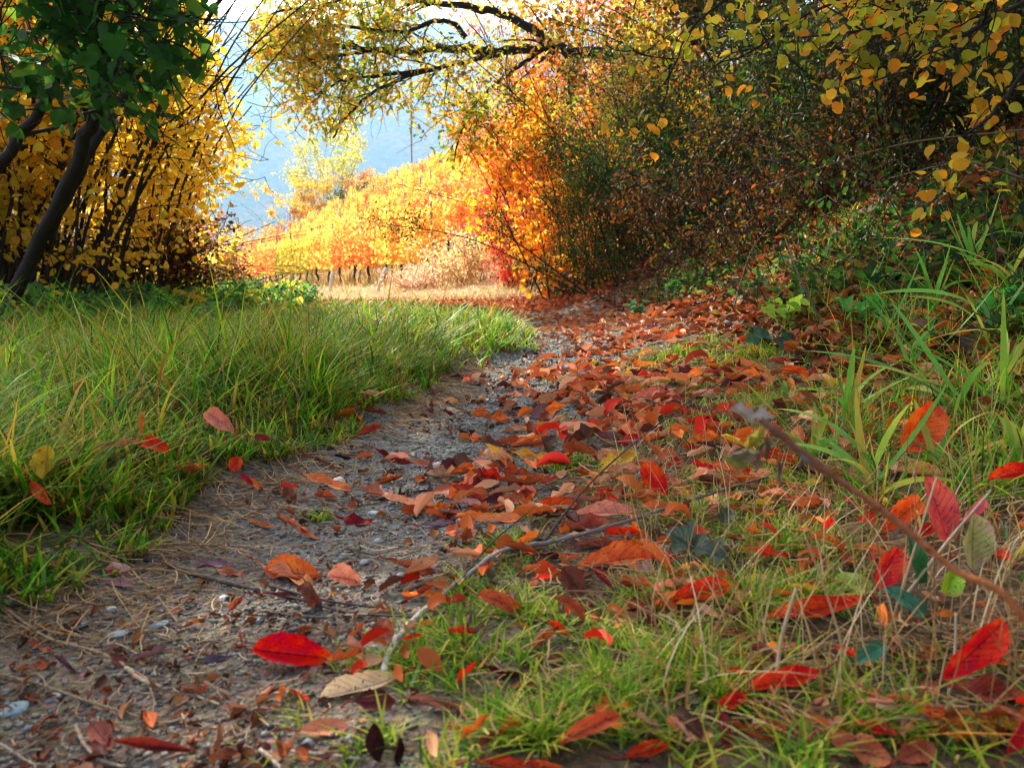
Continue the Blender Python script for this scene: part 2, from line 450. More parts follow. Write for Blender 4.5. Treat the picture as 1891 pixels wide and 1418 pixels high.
hs_ = n_.new('ShaderNodeHueSaturation'); mr_ = n_.new('ShaderNodeMapRange'); mr_.inputs[1].default_value = .3; mr_.inputs[2].default_value = .7; mr_.inputs[3].default_value = .1; mr_.inputs[4].default_value = 2.6
l_.new(no_.outputs[0], mr_.inputs[0]); l_.new(mr_.outputs[0], hs_.inputs['Value']); l_.new(at_.outputs['Color'], hs_.inputs['Color']); l_.new(hs_.outputs[0], b_.inputs['Base Color'])
b_.inputs['Roughness'].default_value = 1
mb.build('mountain', mm, kind='structure')

# ------------------------------------------------------------------ vineyard
ROWD = np.array([-.46, .888]); ROWN = np.array([.888, .46]); ROW0 = np.array([-2.0, 20.0])
def rowpt(s, t):
    p = ROW0 + ROWD * t + ROWN * s
    return np.array([p[0], p[1], float(height(p[0], p[1]))])
VPAL = {'golden': (['#ffcc5a', '#fabc46', '#f4c24c', '#ffda78', '#ecae40', '#e2a448'], None), 'amber': (['#fcb850', '#f4a644', '#faa648', '#ec8e3c', '#ffc868', '#de8440'], None),
        'russet': (['#f5803a', '#f0a03a', '#e0603a', '#ffb050', '#d8584a'], None), 'yellow-green': (['#cfc240', '#b5b03a', '#f0c94a', '#e0b43a', '#9aa034'], None)}
vine_protos = {}
def make_vine_meshes(kind, n=1150):
    pal, _ = VPAL[kind]
    tb = MB()
    gn = [(0, 0, -.06), (R.randn() * .04, R.randn() * .05, .2), (R.randn() * .07, R.randn() * .06, .45), (0, 0, .7)]
    tube(tb, smooth_path(gn, 8), np.linspace(.05, .032, 8), srgb('#2c2420'), 6, uneven=.5)
    for k in range(2):
        sgn = 1 if k else -1
        tube(tb, smooth_path([(0, 0, .66), (0, sgn * .1, .765), (0, sgn * .78, .775)], 6), np.linspace(.028, .017, 6), srgb('#33291f'), 5, uneven=.4)
    cs = tb; pts = []
    for k in range(11):
        y0 = R.uniform(-.8, .8)
        top = np.array([R.randn() * .13, y0 + R.randn() * .2, R.uniform(1.5, 1.85)])
        pth = smooth_path([(R.randn() * .006, y0 * .95, .775), (R.randn() * .12, y0 + R.randn() * .08, 1.2), top], 7)
        tube(cs, pth, np.linspace(.008, .004, 7), srgb('#6a4a2c'), 4)
        pts.append(pth)
    p = np.concatenate(pts); c = p[R.randint(0, len(p), n)] + R.randn(n, 3) * np.array([.09, .12, .10])
    lo = int(n * .3); c[:lo, 2] = R.uniform(.55, 1.1, lo); c[:lo, 1] = R.uniform(-.85, .85, lo); c[:lo, 0] = R.randn(lo) * .16
    lf = MB(); foliage(lf, c, .078, pick(pal, n), T_VINE, droop=.8, flat=.1)
    return tb.mesh('trunk', M_BARK), lf.mesh('crown', M_LEAF)
for k in VPAL: vine_protos[k] = [make_vine_meshes(k) for _ in range(2)]
ORD = ['first', 'second', 'third', 'fourth', 'fifth', 'sixth', 'seventh', 'eighth', 'ninth', 'tenth', 'eleventh', 'twelfth', 'thirteenth', 'fourteenth',
       'fifteenth', 'sixteenth', 'seventeenth', 'eighteenth', 'nineteenth', 'twentieth', 'twenty-first', 'twenty-second', 'twenty-third', 'twenty-fourth', 'twenty-fifth', 'twenty-sixth']
rot = math.atan2(-ROWD[0], ROWD[1])
wood = srgb('#9a938a')
def post(p, h, lean, label, r=.035, col=wood, name='vineyard_post', cat='post', group='posts of the vineyard rows'):
    mb = MB()
    q = smooth_path([(0, 0, -.25), (lean[0] * .5, lean[1] * .5, h * .5), (lean[0], lean[1], h)], 5)
    tube(mb, q, r, col, 7, uneven=.12)
    o = mb.build(name, M_TWIG, None, label=label, cat=cat, group=group); o.location = tuple(p); return o
S_ROWS = [0, 1.9, 3.9, 5.9, 7.9, 9.9, 11.9, 13.9, 15.8]
for ri, s in enumerate(S_ROWS):
    t1 = 28 + 2.8 * s if s < 5 else 42 + 1.15 * (s - 5)
    t0 = 0.4 if ri == 0 else 1.75 * s - 3.0
    tt = np.arange(t0, t1, 1.55 if ri < 3 else 1.75)
    rown = 'front row beside the track' if ri == 0 else '%s row up the slope' % ORD[ri]
    for vi, t in enumerate(tt):
        p = rowpt(s, t + R.randn() * .1)
        f = fbm(np.array([p[0] * .16]), np.array([p[1] * .16]), 51)[0]
        near = (t - t0) / max(1, t1 - t0)
        if ri == 0: kind = 'amber' if 1 < vi < 6 else 'golden' if vi <= 1 else 'yellow-green' if vi < 12 else 'amber'
        elif ri in (1, 2) and near < .3: kind = 'amber' if vi % 3 else 'russet'
        else: kind = 'golden' if f < .56 else 'amber' if f < .66 else 'russet' if f < .69 else 'golden'
        if R.rand() < .12: kind = 'golden'
        tm, lm = vine_protos[kind][R.randint(2)]
        o = empty('grapevine', p, '%s grapevine, %s from the near end of the vineyard\'s %s' % (kind, ORD[vi], rown if ri == 0 else ORD[ri] + ' row'), 'grapevine', 'grapevines on the vineyard slope')
        o.rotation_euler = (0, 0, rot + (math.pi if R.rand() < .5 else 0) + R.randn() * .08)
        o.scale = (1, 1, R.uniform(.9, 1.12))
        for nm, me in (('trunk', tm), ('crown', lm)):
            c = bpy.data.objects.new(nm, me); COL.objects.link(c); c.parent = o
    # posts: every 4.6 m, and bare ones at the far end of the row
    k = 0
    for t in np.arange(t0 - .6, t1, 4.65 if ri else 3.1):
        p = rowpt(s, t)
        post(p, R.uniform(1.95, 2.2), (R.randn() * .06, R.randn() * .06), 'weathered vineyard post among vines, %s from the near end of the %s row' % (ORD[k], 'front' if ri == 0 else ORD[ri])); k += 1
    for j, t in enumerate((t1 + .4, t1 + 2.6, t1 + 4.8)):
        post(rowpt(s, t), R.uniform(1.8, 2.2), (R.randn() * .12, R.randn() * .12 + (.3 if j == 0 else 0)),
             'bare grey post, %s past the last vine at the far end of the %s row' % (ORD[j], 'front' if ri == 0 else ORD[ri]), .045, srgb('#a8aaa8'))
for px, y, ln, lb in ((608, 22.5, (.12, 0), 'short pale grow tube leaning at the left before the front vine row'), (692, 19.5, (.3, 0), 'taller pale grow tube leaning right at the foot of the front vine row')):
    p = P(px, 545, y); p[2] = height(p[0], p[1])
    post(p, .6, ln, lb, .045, srgb('#d8d4c8'), 'grow_tube', 'grow tube', 'pale grow tubes by the front row')
# slim utility pole far behind the crest
p = P(760, 300, 66); p[2] = height(p[0], p[1])
post(p, 8.6, (.05, 0), 'slim weathered utility pole rising behind the vineyard crest', .07, srgb('#a0948a'), 'utility_pole', 'pole', None)

# ------------------------------------------------------------------ trees and shrubs
HAZ_P = ([-400, 0, 90, 180, 240, 300, 370, 430, 560], [370, 385, 400, 440, 492, 468, 432, 440, 450])
OAK_P = ([450, 500, 540, 600, 640, 690, 740, 790, 840, 900, 960, 1040, 1200], [150, 215, 232, 275, 262, 200, 210, 285, 322, 300, 280, 330, 420])
def pix(c):
    f = c[:, 1] * CP - (c[:, 2] - CAMH) * SP; u_ = c[:, 1] * SP + (c[:, 2] - CAMH) * CP
    return 945.5 + FPX * c[:, 0] / f, 709 - FPX * u_ / f
def keep_hazel(c):
    px, py = pix(c); return px < np.interp(py, *HAZ_P) + R.randn(len(c)) * 14
def keep_oak(c):
    px, py = pix(c); lim = np.interp(px, *OAK_P) + R.randn(len(c)) * 14
    gap = (px > 770) & (px < 1000) & (py > 10) & (py < 70)
    n = fbm(px * .02, py * .02, 79, 3)
    return (py < 0) | ((R.rand(len(c)) < np.clip((n - .12) * 2.8, .3, 1)) & (py < lim) & (px > 452 + .25 * np.abs(py - 90) + R.randn(len(c)) * 12) & ~(gap & (R.rand(len(c)) < .6)))
def keep_left(c):
    px, py = pix(c); n = fbm(px * .011, py * .011, 77, 3)
    core = (px < 392 - .3 * np.maximum(py - 60, 0) + 210 * (fbm(px * .02 + 9, py * .02, 78, 2) - .5) + R.randn(len(c)) * 14) & (py < 212 + .10 * px + 300 * (n - .5) + R.randn(len(c)) * 22)
    return core & (R.rand(len(c)) < np.clip((n - .28) * 3.6, .2, .95)) | (py < -60)

def wander(start, d, length, n, wob, lift=0.0):
    pts = [np.array(start, float)]; d = norm(np.array(d, float)); st = length / n
    for i in range(n):
        d = norm(d + R.randn(3) * wob + np.array([0, 0, lift]))
        pts.append(pts[-1] + d * st)
    return np.array(pts)

def plant(name, base, limbs, label, cat, bark='#2c241e', pal=('#e8b63c',), pw=None, T=T_OVAL, leaf=.05, sec=5, sec_len=.8, twigs=4, tw_len=.35,
          per=10, spread=.07, lift=.0, colscale=1.0, droop=.4, flat=.5, start=.35, group=None, wob=.18, trunk_name='trunk', keep=None):
    """limbs: [(points, r0, r1, leafiness)] -> an Empty with a trunk (stems and twigs) and a crown (leaves)"""
    e = empty(name, base, label, cat, group)
    tb = MB(); lv = []; bc = srgb(bark)
    for pts, r0, r1, lf in limbs:
        path = smooth_path(pts, 5 * len(pts)); n = len(path)
        path[1:-1] += R.randn(n - 2, 3) * r0 * .16
        rad = r0 + (r1 - r0) * np.linspace(0, 1, n) ** .8
        tube(tb, path, rad, bc, 8 if r0 > .03 else 5, uneven=.12)
        if lf <= 0: continue
        L = np.linalg.norm(path[-1] - path[0])
        for k in range(max(1, int(sec * lf))):
            i = int(R.uniform(start, .98) * (n - 1)); tan = norm(path[min(i + 1, n - 1)] - path[i - 1])
            d = norm(tan * .9 + R.randn(3) * .75)
            sl = sec_len * R.uniform(.5, 1.2)
            sp = wander(path[i], d, sl, 7, wob, lift)
            if keep is not None and not keep(sp[-3:]).any(): continue
            tube(tb, sp, np.linspace(max(min(rad[i] * .45, sl * .018), .0025), .0018 * (1 + sl), 8), bc, 4)
            for t in range(twigs):
                j = R.randint(1, 8)
                d2 = norm(sp[j] - sp[j - 1] + R.randn(3) * .7)
                tp = wander(sp[j], d2, tw_len * R.uniform(.5, 1.2), 5, wob, lift)
                tube(tb, tp, np.linspace(.0022 * (1 + sl), .001 * (1 + sl), 6), bc, 3)
                m = R.poisson(per)
                if m: lv.append(tp[R.randint(1, 6, m)] + R.randn(m, 3) * spread)
    off = np.array(base, float)
    lb = MB()
    for a in range(len(tb.v)): tb.v[a] = tb.v[a] - off
    tb.build(trunk_name, M_BARK, e)
    if lv:
        c = np.concatenate(lv)
        keep0 = np.hypot(c[:, 0], c[:, 1]) > 1.6
        c = c[keep0]
        if keep is not None: c = c[keep(c)]
        cols = pick(pal, len(c), pw, c, colscale)
        foliage(lb, c - off, leaf, cols, T, droop, None, flat)
        lb.build('crown', M_LEAF, e)
    return e
def base_at(px, y):
    x = (px - 945.5) / FPX * y
    return np.array([x, y, float(height(x, y))])
def PP(lst, y=None):
    """pixel points with a distance each"""
    return [P(a, b, c) for a, b, c in lst]

# --- left: leaning tree with broad dark green leaves
GREEN = ['#2f5a22', '#3f6f28', '#2c5420', '#5a862a', '#8a9f2e', '#c0a030']
b0 = base_at(-15, 4.6)
l1 = [b0] + PP([(60, 470, 4.6), (130, 330, 4.5), (175, 215, 4.4), (225, 95, 4.3), (232, -40, 4.2), (250, -260, 4.2)])
l2 = [P(85, 440, 4.58)] + PP([(150, 310, 4.7), (215, 200, 4.75), (268, 100, 4.8), (300, -40, 4.8), (380, -300, 4.9)])
l3 = [base_at(-180, 4.2)] + PP([(-60, 380, 4.1), (30, 265, 4.0), (100, 150, 3.9), (150, 20, 3.8), (170, -150, 3.8)])
near = [PP([(-120, 60, 3.6), (60, 60, 3.4), (190, 70, 3.2)]), PP([(0, -120, 3.7), (150, -10, 3.4), (290, 40, 3.4)]), PP([(150, -160, 3.9), (280, -30, 3.7), (360, 60, 3.7)]),
        PP([(-200, 100, 3.5), (-60, 150, 3.3), (40, 165, 3.2)])]
# unseen upper limbs, added over the verge and track to shade the foreground
over = [([P(300, -300, 4.9), np.array([a_[0] * .5 - 1.0, (a_[1] + 4.9) / 2, 3.9]), np.array(a_)], .04, .012, 2.6) for a_ in
        ((-.4, 4.6, 4.0), (.4, 6.2, 4.4), (-.8, 7.4, 4.6), (-2.0, 8.4, 5.0), (-3.2, 8.0, 5.2), (-1.6, 6.0, 5.2), (-3.0, 6.2, 5.4), (-.2, 8.0, 5.4), (.9, 7.4, 5.0), (-4.2, 7.0, 5.6), (-1.2, 5.0, 4.6), (-2.4, 7.2, 6.0), (1.0, 5.6, 4.6), (-2.4, 4.6, 4.4))]
plant('leaning_tree', b0, [(l1, .046, .028, .4), (l2, .034, .02, .5), (l3, .034, .02, .3)] + [(q, .012, .005, 1.5) for q in near] + over,
      'dark leaning tree with broad green leaves at the left edge above the verge', 'tree', '#2a221c', GREEN, None, T_BROAD, .066, 10, .6, 4, .3, 7, .07, .0, 1.5, .5, .8, .4, keep=keep_left)
# --- left: hazels with yellow leaves, many thin stems fanning to the right
YEL = ['#fbd63a', '#f0c032', '#ffe45a', '#e6c634', '#dba02a', '#fadb72', '#c9b634']
def hazel(name, bpx, y, stems, label, pal, pw=None, leaf=.07, per=9, nstem=9, hgt=4.2, lean=.35, sec=10, extra=0):
    b = base_at(bpx, y)
    limbs = []
    for k in range(stems):
        a = R.uniform(-1, 1)
        x0 = b + np.array([R.randn() * .3 - .25, R.randn() * .3, 0]); x0[2] = height(x0[0], x0[1]) - .03
        h = hgt * R.uniform(.55, 1.1)
        dx = lean * 1.35 * h * R.uniform(.1, 1.5) + a * .35; dy = R.randn() * .35
        limbs.append(([x0, x0 + np.array([dx * .25, dy * .2, h * .34]), x0 + np.array([dx * .6, dy * .6, h * .7]), x0 + np.array([dx * 1.1, dy, h])],
                      R.uniform(.012, .024), .006, .72))
    return plant(name, b, limbs, label, 'shrub', '#2e241c', pal, pw, T_HAZEL, leaf, sec, .8, 4, .35, per, .09, .0, .8, .5, .35, .22, 'hazels along the left verge', keep=keep_hazel)
hazel('hazel_shrub', -60, 6.3, 20, 'tall yellow hazel at the far left behind the dark leaning trunk', YEL, [1, 3, 1, 2, 3, 1, 3], .075, 9, hgt=4.0, lean=.25)
hazel('hazel_shrub', 90, 6.6, 22, 'many-stemmed yellow hazel just right of the leaning dark trunk', YEL, [2, 3, 1, 3, 2, 1, 2], .062, 8, hgt=4.4, lean=.32)
hazel('hazel_shrub', 200, 7.6, 22, 'bright yellow hazel with dark stems fanning over the verge', YEL, [3, 2, 3, 2, 1, 2, 1], .062, 8, hgt=3.9, lean=.34)
hazel('hazel_shrub', 290, 9.0, 16, 'palest yellow hazel, its outer leaves hanging beside the open valley', ['#ffdf5c', '#f8d04a', '#ffe88a', '#e8bc3c', '#f0b23a'], None, .07, 10, hgt=3.5, lean=.24)
hazel('hazel_shrub', 30, 8.5, 10, 'high golden hazel filling the gap behind the other hazels', YEL, [2, 3, 1, 2, 3, 1, 1], .075, 10, hgt=5.0, lean=.03)
hazel('hazel_shrub', -330, 5.6, 10, 'shaded hazel whose crown only reaches in at the left edge', YEL, [1, 2, 0, 3, 3, 0, 5], .08, 9, hgt=4.8, lean=.2)
hazel('hazel_shrub', 100, 10.5, 12, 'distant tall hazel behind, orange yellow and thinning at its top', YEL, [2, 3, 1, 2, 4, 1, 0], .08, 12, hgt=5.2, lean=.02)
for bx_, by_, lb_ in ((60, 8.3, 'dark brown bramble thicket under the far left hazels'), (230, 8.8, 'dark thicket of brown bramble below the bright yellow hazel'), (320, 10.9, 'small dim bramble thicket at the right end of the hazels')):
    b = base_at(bx_, by_)
    limbs = [([b + np.array([R.randn() * .7, R.randn() * .3, -.02]), b + np.array([R.randn() * .9, R.randn() * .4, .5]), b + np.array([R.randn() * 1.1, R.randn() * .5, R.uniform(.4, 1.1)])], .008, .003, 1) for _ in range(20)]
    plant('bramble_thicket', b, limbs, lb_, 'thicket', '#2a1c14', ['#4a2c1c', '#5d3a1e', '#3a3018', '#6f4a20', '#8a6420'], None, T_OVAL, .07, 6, .45, 4, .22, 9, .07, 0, 3, start=.0, group='brambles under the hazels', keep=keep_hazel)
# orange pink spindle bush where the hazels end
b = base_at(372, 12.0)
limbs = [([b + np.array([R.randn() * .3, R.randn() * .3, -.02]), b + np.array([R.randn() * .5, R.randn() * .4, .6]), b + np.array([R.randn() * .7 + .1, R.randn() * .5, R.uniform(.8, 1.5)])], .012, .004, 1) for _ in range(16)]
plant('spindle_bush', b, limbs, 'low orange and pink spindle bush at the right foot of the hazels', 'bush', '#5a3a28', ['#ff9a5a', '#f26a5a', '#ffc45a', '#e84a5a', '#ffd890'], None, T_OVAL, .06, 5, .4, 4, .22, 8, .06, 0, 3, group=None, start=.1, keep=keep_hazel)
b = base_at(318, 10.2)
limbs = [([b + np.array([R.randn() * .5, R.randn() * .3, -.02]), b + np.array([R.randn() * .8, R.randn() * .4, .4]), b + np.array([R.randn() * 1.0, R.randn() * .5, R.uniform(.5, 1.2)])], .01, .003, 1) for _ in range(16)]
plant('bramble_bush', b, limbs, 'tangle of yellow and orange bramble below the pale hazel', 'bush', '#4a3020', ['#e8a040', '#d86a3a', '#f4cf5a', '#7a8a30', '#c8883a'], None, T_OVAL, .06, 5, .45, 4, .22, 8, .06, 0, 3, start=.1, keep=keep_hazel)

# --- oak on the bank: trunk and long limbs reaching over the track
OAKP = ['#6a8c2e', '#98a034', '#c4b23a', '#dcb43a', '#8a8030', '#cf8a2a', '#e8c850', '#a8b444']
bo = base_at(1290, 12.0)
T0 = [bo + np.array([0, 0, -.2])] + PP([(1285, 330, 12), (1272, 180, 12), (1280, 60, 12), (1285, -80, 12), (1270, -380, 12), (1230, -700, 12)])
A1 = PP([(1275, 150, 12), (1200, 105, 11.9), (1100, 100, 11.7), (1010, 88, 11.5), (930, 95, 11.3), (850, 92, 11.1), (760, 95, 10.9), (690, 92, 10.8), (600, 80, 10.7)])
A2 = PP([(1020, 90, 11.5), (985, 55, 11.4), (920, 25, 11.3), (850, 12, 11.1), (770, 0, 10.8), (690, -30, 10.6), (600, -70, 10.5)])
A3 = PP([(930, 95, 11.3), (860, 115, 11.0), (790, 130, 10.7), (700, 165, 10.5), (640, 215, 10.4), (615, 255, 10.3)])
A4 = PP([(985, 103, 11.5), (930, 145, 11.3), (880, 190, 11.1), (850, 250, 11.0), (838, 300, 10.9)])
A5 = PP([(860, 70, 11.1), (840, 45, 11.0), (800, 40, 10.8), (740, 60, 10.7), (640, 50, 10.5), (540, 60, 10.4), (490, 110, 10.3)])
A6 = PP([(700, 92, 10.8), (640, 100, 10.6), (560, 110, 10.5), (490, 80, 10.4)])
A7 = PP([(1060, 100, 11.6), (1050, 170, 11.4), (1060, 230, 11.2), (1030, 290, 11.0)])
A8 = PP([(690, -30, 10.6), (600, 10, 10.4), (520, 20, 10.3), (480, 40, 10.2)])
A9 = PP([(790, 130, 10.7), (700, 140, 10.4), (630, 150, 10.3), (575, 190, 10.2)])
UP = [[P(1280, 60 - 90 * k, 12)] + [P(1280, 60 - 90 * k, 12) + np.array([math.cos(a) * q, math.sin(a) * q, .55 * q * u]) for q in (1.5, 3.2, 5.0)]
      for k, (a, u) in enumerate(((4.3, .3), (4.8, .3), (5.3, .4), (4.6, .5), (5.0, .6), (5.8, .5), (0.3, .5), (4.1, .5), (5.5, .7), (4.5, .8), (0.9, 1.0), (4.9, .9)))]  # upper limbs out of view, turned this way to shade the bank
oak_l = [(T0, .17, .11, 0), (A1, .11, .03, 1.5), (A2, .075, .022, 1.9), (A3, .04, .012, 1.9), (A4, .035, .01, 1.0), (A5, .04, .012, 2.0), (A6, .03, .012, 1.2), (A7, .03, .01, .9), (A8, .03, .01, 1.7), (A9, .03, .01, 1.2)] \
        + [(u, .09, .03, 2.2) for u in UP]
plant('oak_tree', bo, oak_l, 'spreading oak on the bank, its dark limbs reaching left over the track', 'tree', '#1f1915', OAKP, [3,4,4,4,1,1.5,4,4], T_OAK, .088, 11, 1.05, 6, .45, 15, .12, -.02, .9, .3, .5, .3, keep=keep_oak)

# --- right: orange red cherry, yellow hazel, green shrubs of the bank
def bush(name, px, y, w, h, label, pal, pw=None, leaf=.05, n=22, T=T_OVAL, per=9, bark='#2a211b', sec=7, cat='shrub', lean=(0, 0), sl=.5, group=None, colscale=1.2, dz=0, start=.04, depth=None, flat=.5, sprd=.42):
    b = base_at(px, y); depth = depth or w
    if name in ('dark_thicket', 'tangled_thicket', 'bank_shrub', 'green_shrub'): pal = [srgb(q) * .62 for q in pal]      # leaf colours darkened, standing in for the bank's shade
    limbs = []
    for k in range(n):
        x0 = b + np.array([R.randn() * w * .18, R.randn() * depth * .18, 0]); x0[2] = height(x0[0], x0[1]) - .04
        e_ = x0 + np.array([R.randn() * w * sprd + lean[0], R.randn() * depth * sprd + lean[1], h * R.uniform(.4, 1.05)])
        m_ = x0 * .5 + e_ * .5 + np.array([R.randn() * .1 * w, R.randn() * .1 * w, h * .12])
        limbs.append(([x0, m_, e_], min(.02, .004 + .004 * h * R.uniform(.5, 1)), .002 + .001 * h, 1))
    return plant(name, b, limbs, label, cat, bark, pal, pw, T, leaf, sec, sl, 4, sl * .45, per, sl * .14, 0, colscale, .4, flat, start, group)
RED = ['#ff8a3a', '#f4652c', '#ffac48', '#ee4a34', '#ffbb5c', '#ff9a3c']
bush('cherry_tree', 1010, 14.5, 1.45, 5.0, 'glowing orange red cherry tree standing before the vineyard slope', RED, None, .085, 26, T_OVAL, 13, '#3a2418', 7, 'tree', (-.25, 0), .8)
bush('cherry_tree', 1130, 16.5, 2.4, 7.4, 'taller orange cherry tree behind, its top seen past the oak limb', ['#ff9c48', '#f4802c', '#e8662c', '#ffb35c', '#e84a3c'], None, .09, 28, T_OVAL, 14, '#3a2418', 7, 'tree', (-.3, 0), .9)
bush('red_leaved_bush', 945, 15.0, .6, 1.6, 'low crimson leaved bush at the left foot of the cherry', ['#d8304a', '#f0503c', '#c83a50', '#ff8a4a'], None, .07, 18, T_OVAL, 11, '#3a2418', 5, 'bush', (-.1, 0), .5)
bush('yellow_shrub', 1060, 10.6, 1.7, 2.7, 'large leaved golden shrub in front of the orange cherry', ['#ffb52c', '#f2a020', '#e88a1c', '#ffc84a', '#c9901e'], None, .085, 18, T_HAZEL, 9, '#2a1e16', 6, 'shrub', (-.25, 0), .6)
bush('golden_shrub', 1180, 12.8, 2.6, 4.6, 'tall orange and gold shrub rising behind the green ones', ['#e09a2a', '#c9801e', '#b5742a', '#d8a83a', '#8a8a2c'], None, .08, 24, T_HAZEL, 12, '#2a1e16', 7, 'shrub', (-.2, 0), .8)
GRN = ['#4a6a20', '#5f7c26', '#38561c', '#6f7c28', '#55601c']
bush('green_shrub', 1130, 8.9, 1.8, 1.9, 'mossy green feathery shrub at the foot of the bank', GRN, None, .035, 18, T_OVAL, 18, '#2a211b', 11, 'shrub', (-.15, 0), .45, sprd=.5)
bush('green_shrub', 1230, 9.6, 1.9, 2.3, 'rounded olive green shrub below the oak trunk', ['#6a7a24', '#7f8a2a', '#55691f', '#8a7a2a'], None, .04, 18, T_OVAL, 18, '#2a211b', 11, 'shrub', (-.1, 0), .5, sprd=.5)
bush('green_shrub', 1330, 7.6, 1.8, 1.7, 'dark green shrub in the shade midway up the bank', ['#35571c', '#45691f', '#2c4a1a', '#55691f'], None, .035, 18, T_OVAL, 18, '#2a211b', 11, 'shrub', (-.1, 0), .45, sprd=.5)
bush('brown_thicket', 1030, 11.5, .9, 1.2, 'low brown and olive thicket at the bend of the track', ['#7a6a2a', '#8f5a24', '#5d6a24', '#a8742c'], None, .045, 20, T_OVAL, 12, '#2a1c14', 5, 'bush', (0, 0), .4)
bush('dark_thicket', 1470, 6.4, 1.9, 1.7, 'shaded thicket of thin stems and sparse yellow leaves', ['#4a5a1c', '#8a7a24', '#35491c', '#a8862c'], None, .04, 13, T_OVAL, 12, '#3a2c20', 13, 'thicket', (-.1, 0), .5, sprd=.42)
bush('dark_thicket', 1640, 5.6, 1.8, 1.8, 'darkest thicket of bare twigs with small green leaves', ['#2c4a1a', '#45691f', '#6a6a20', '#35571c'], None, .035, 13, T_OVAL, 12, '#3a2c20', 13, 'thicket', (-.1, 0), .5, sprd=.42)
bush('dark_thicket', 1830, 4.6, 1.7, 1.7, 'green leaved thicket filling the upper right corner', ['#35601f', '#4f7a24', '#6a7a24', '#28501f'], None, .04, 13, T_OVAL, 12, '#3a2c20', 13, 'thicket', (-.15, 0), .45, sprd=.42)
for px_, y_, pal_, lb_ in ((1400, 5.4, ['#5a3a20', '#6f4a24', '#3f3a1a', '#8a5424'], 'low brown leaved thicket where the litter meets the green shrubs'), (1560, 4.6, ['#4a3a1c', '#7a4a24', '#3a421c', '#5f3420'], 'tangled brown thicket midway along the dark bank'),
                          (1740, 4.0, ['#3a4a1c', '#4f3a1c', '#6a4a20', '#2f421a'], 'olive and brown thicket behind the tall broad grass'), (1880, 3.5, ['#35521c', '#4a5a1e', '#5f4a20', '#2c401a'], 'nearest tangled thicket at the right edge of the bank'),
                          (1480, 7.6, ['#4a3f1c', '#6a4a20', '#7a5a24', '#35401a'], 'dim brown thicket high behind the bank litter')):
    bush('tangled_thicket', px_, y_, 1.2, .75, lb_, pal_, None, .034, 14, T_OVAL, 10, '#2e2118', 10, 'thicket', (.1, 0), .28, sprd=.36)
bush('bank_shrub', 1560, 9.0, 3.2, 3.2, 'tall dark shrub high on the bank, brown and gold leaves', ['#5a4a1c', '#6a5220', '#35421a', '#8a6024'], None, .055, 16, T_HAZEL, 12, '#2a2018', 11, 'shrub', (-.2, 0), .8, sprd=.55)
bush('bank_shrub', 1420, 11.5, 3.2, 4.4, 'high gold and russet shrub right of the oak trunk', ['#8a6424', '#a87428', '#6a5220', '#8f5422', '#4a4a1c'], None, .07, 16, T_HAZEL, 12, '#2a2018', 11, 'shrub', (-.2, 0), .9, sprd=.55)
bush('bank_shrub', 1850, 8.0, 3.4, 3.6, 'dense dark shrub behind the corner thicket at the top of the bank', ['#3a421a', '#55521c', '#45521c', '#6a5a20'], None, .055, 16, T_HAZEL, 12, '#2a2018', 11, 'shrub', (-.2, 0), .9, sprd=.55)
# near sprays with large yellow leaves hanging in at the top right
NY = ['#e8b63c', '#d8a02c', '#c9b83a', '#e0982c', '#b0a830', '#9a9a2c']
bn = np.array([3.0, 3.4, float(height(3.0, 3.4))])
spr = [PP([(2150, -250, 3.4), (1850, -60, 3.1), (1650, 40, 2.9), (1480, 70, 2.85)]), PP([(2100, -300, 3.5), (1800, -120, 3.2), (1560, -10, 3.1), (1360, 110, 3.1)]),
       PP([(2150, -150, 3.3), (1900, 0, 3.0), (1720, 90, 2.8), (1560, 150, 2.7)]), PP([(2050, -300, 3.6), (1750, -180, 3.4), (1500, -70, 3.3), (1300, 30, 3.4), (1230, 150, 3.4)]),
       PP([(2100, -100, 3.2), (1950, 60, 2.8), (1840, 200, 2.6), (1740, 290, 2.55)])]
spr = [([bn + np.array([R.randn() * .1, R.randn() * .1, 0]), (bn + q[0]) / 2 + np.array([.2, 0, .3])] + q, .022, .003, 1.6 if i < 4 else .5) for i, q in enumerate(spr)]
spr += [([bn, bn + np.array([.1, .2, 1.6]), (bn + np.array(q)) / 2 + np.array([.2, 0, 1.3]), np.array(q)], .035, .01, 5) for q in
        ((2.0, 2.5, 3.7), (3.6, 4.6, 4.8), (2.0, 4.8, 4.2), (4.6, 3.4, 5.2), (3.0, 6.2, 5.4), (4.6, 6.0, 5.8), (3.2, 2.0, 4.6), (1.4, 3.4, 4.0), (5.4, 4.6, 6.0), (2.2, 1.2, 4.0))]  # unseen high limbs, added to keep sky light off the bank
plant('overhanging_shrub', bn, spr, 'nearest shrub with big yellow leaves hanging in at the top right', 'shrub', '#1f1813', NY, None, T_HAZEL, .042, 10, .32, 3, .16, 5, .035, -.02, 4, .6, .5, .5)

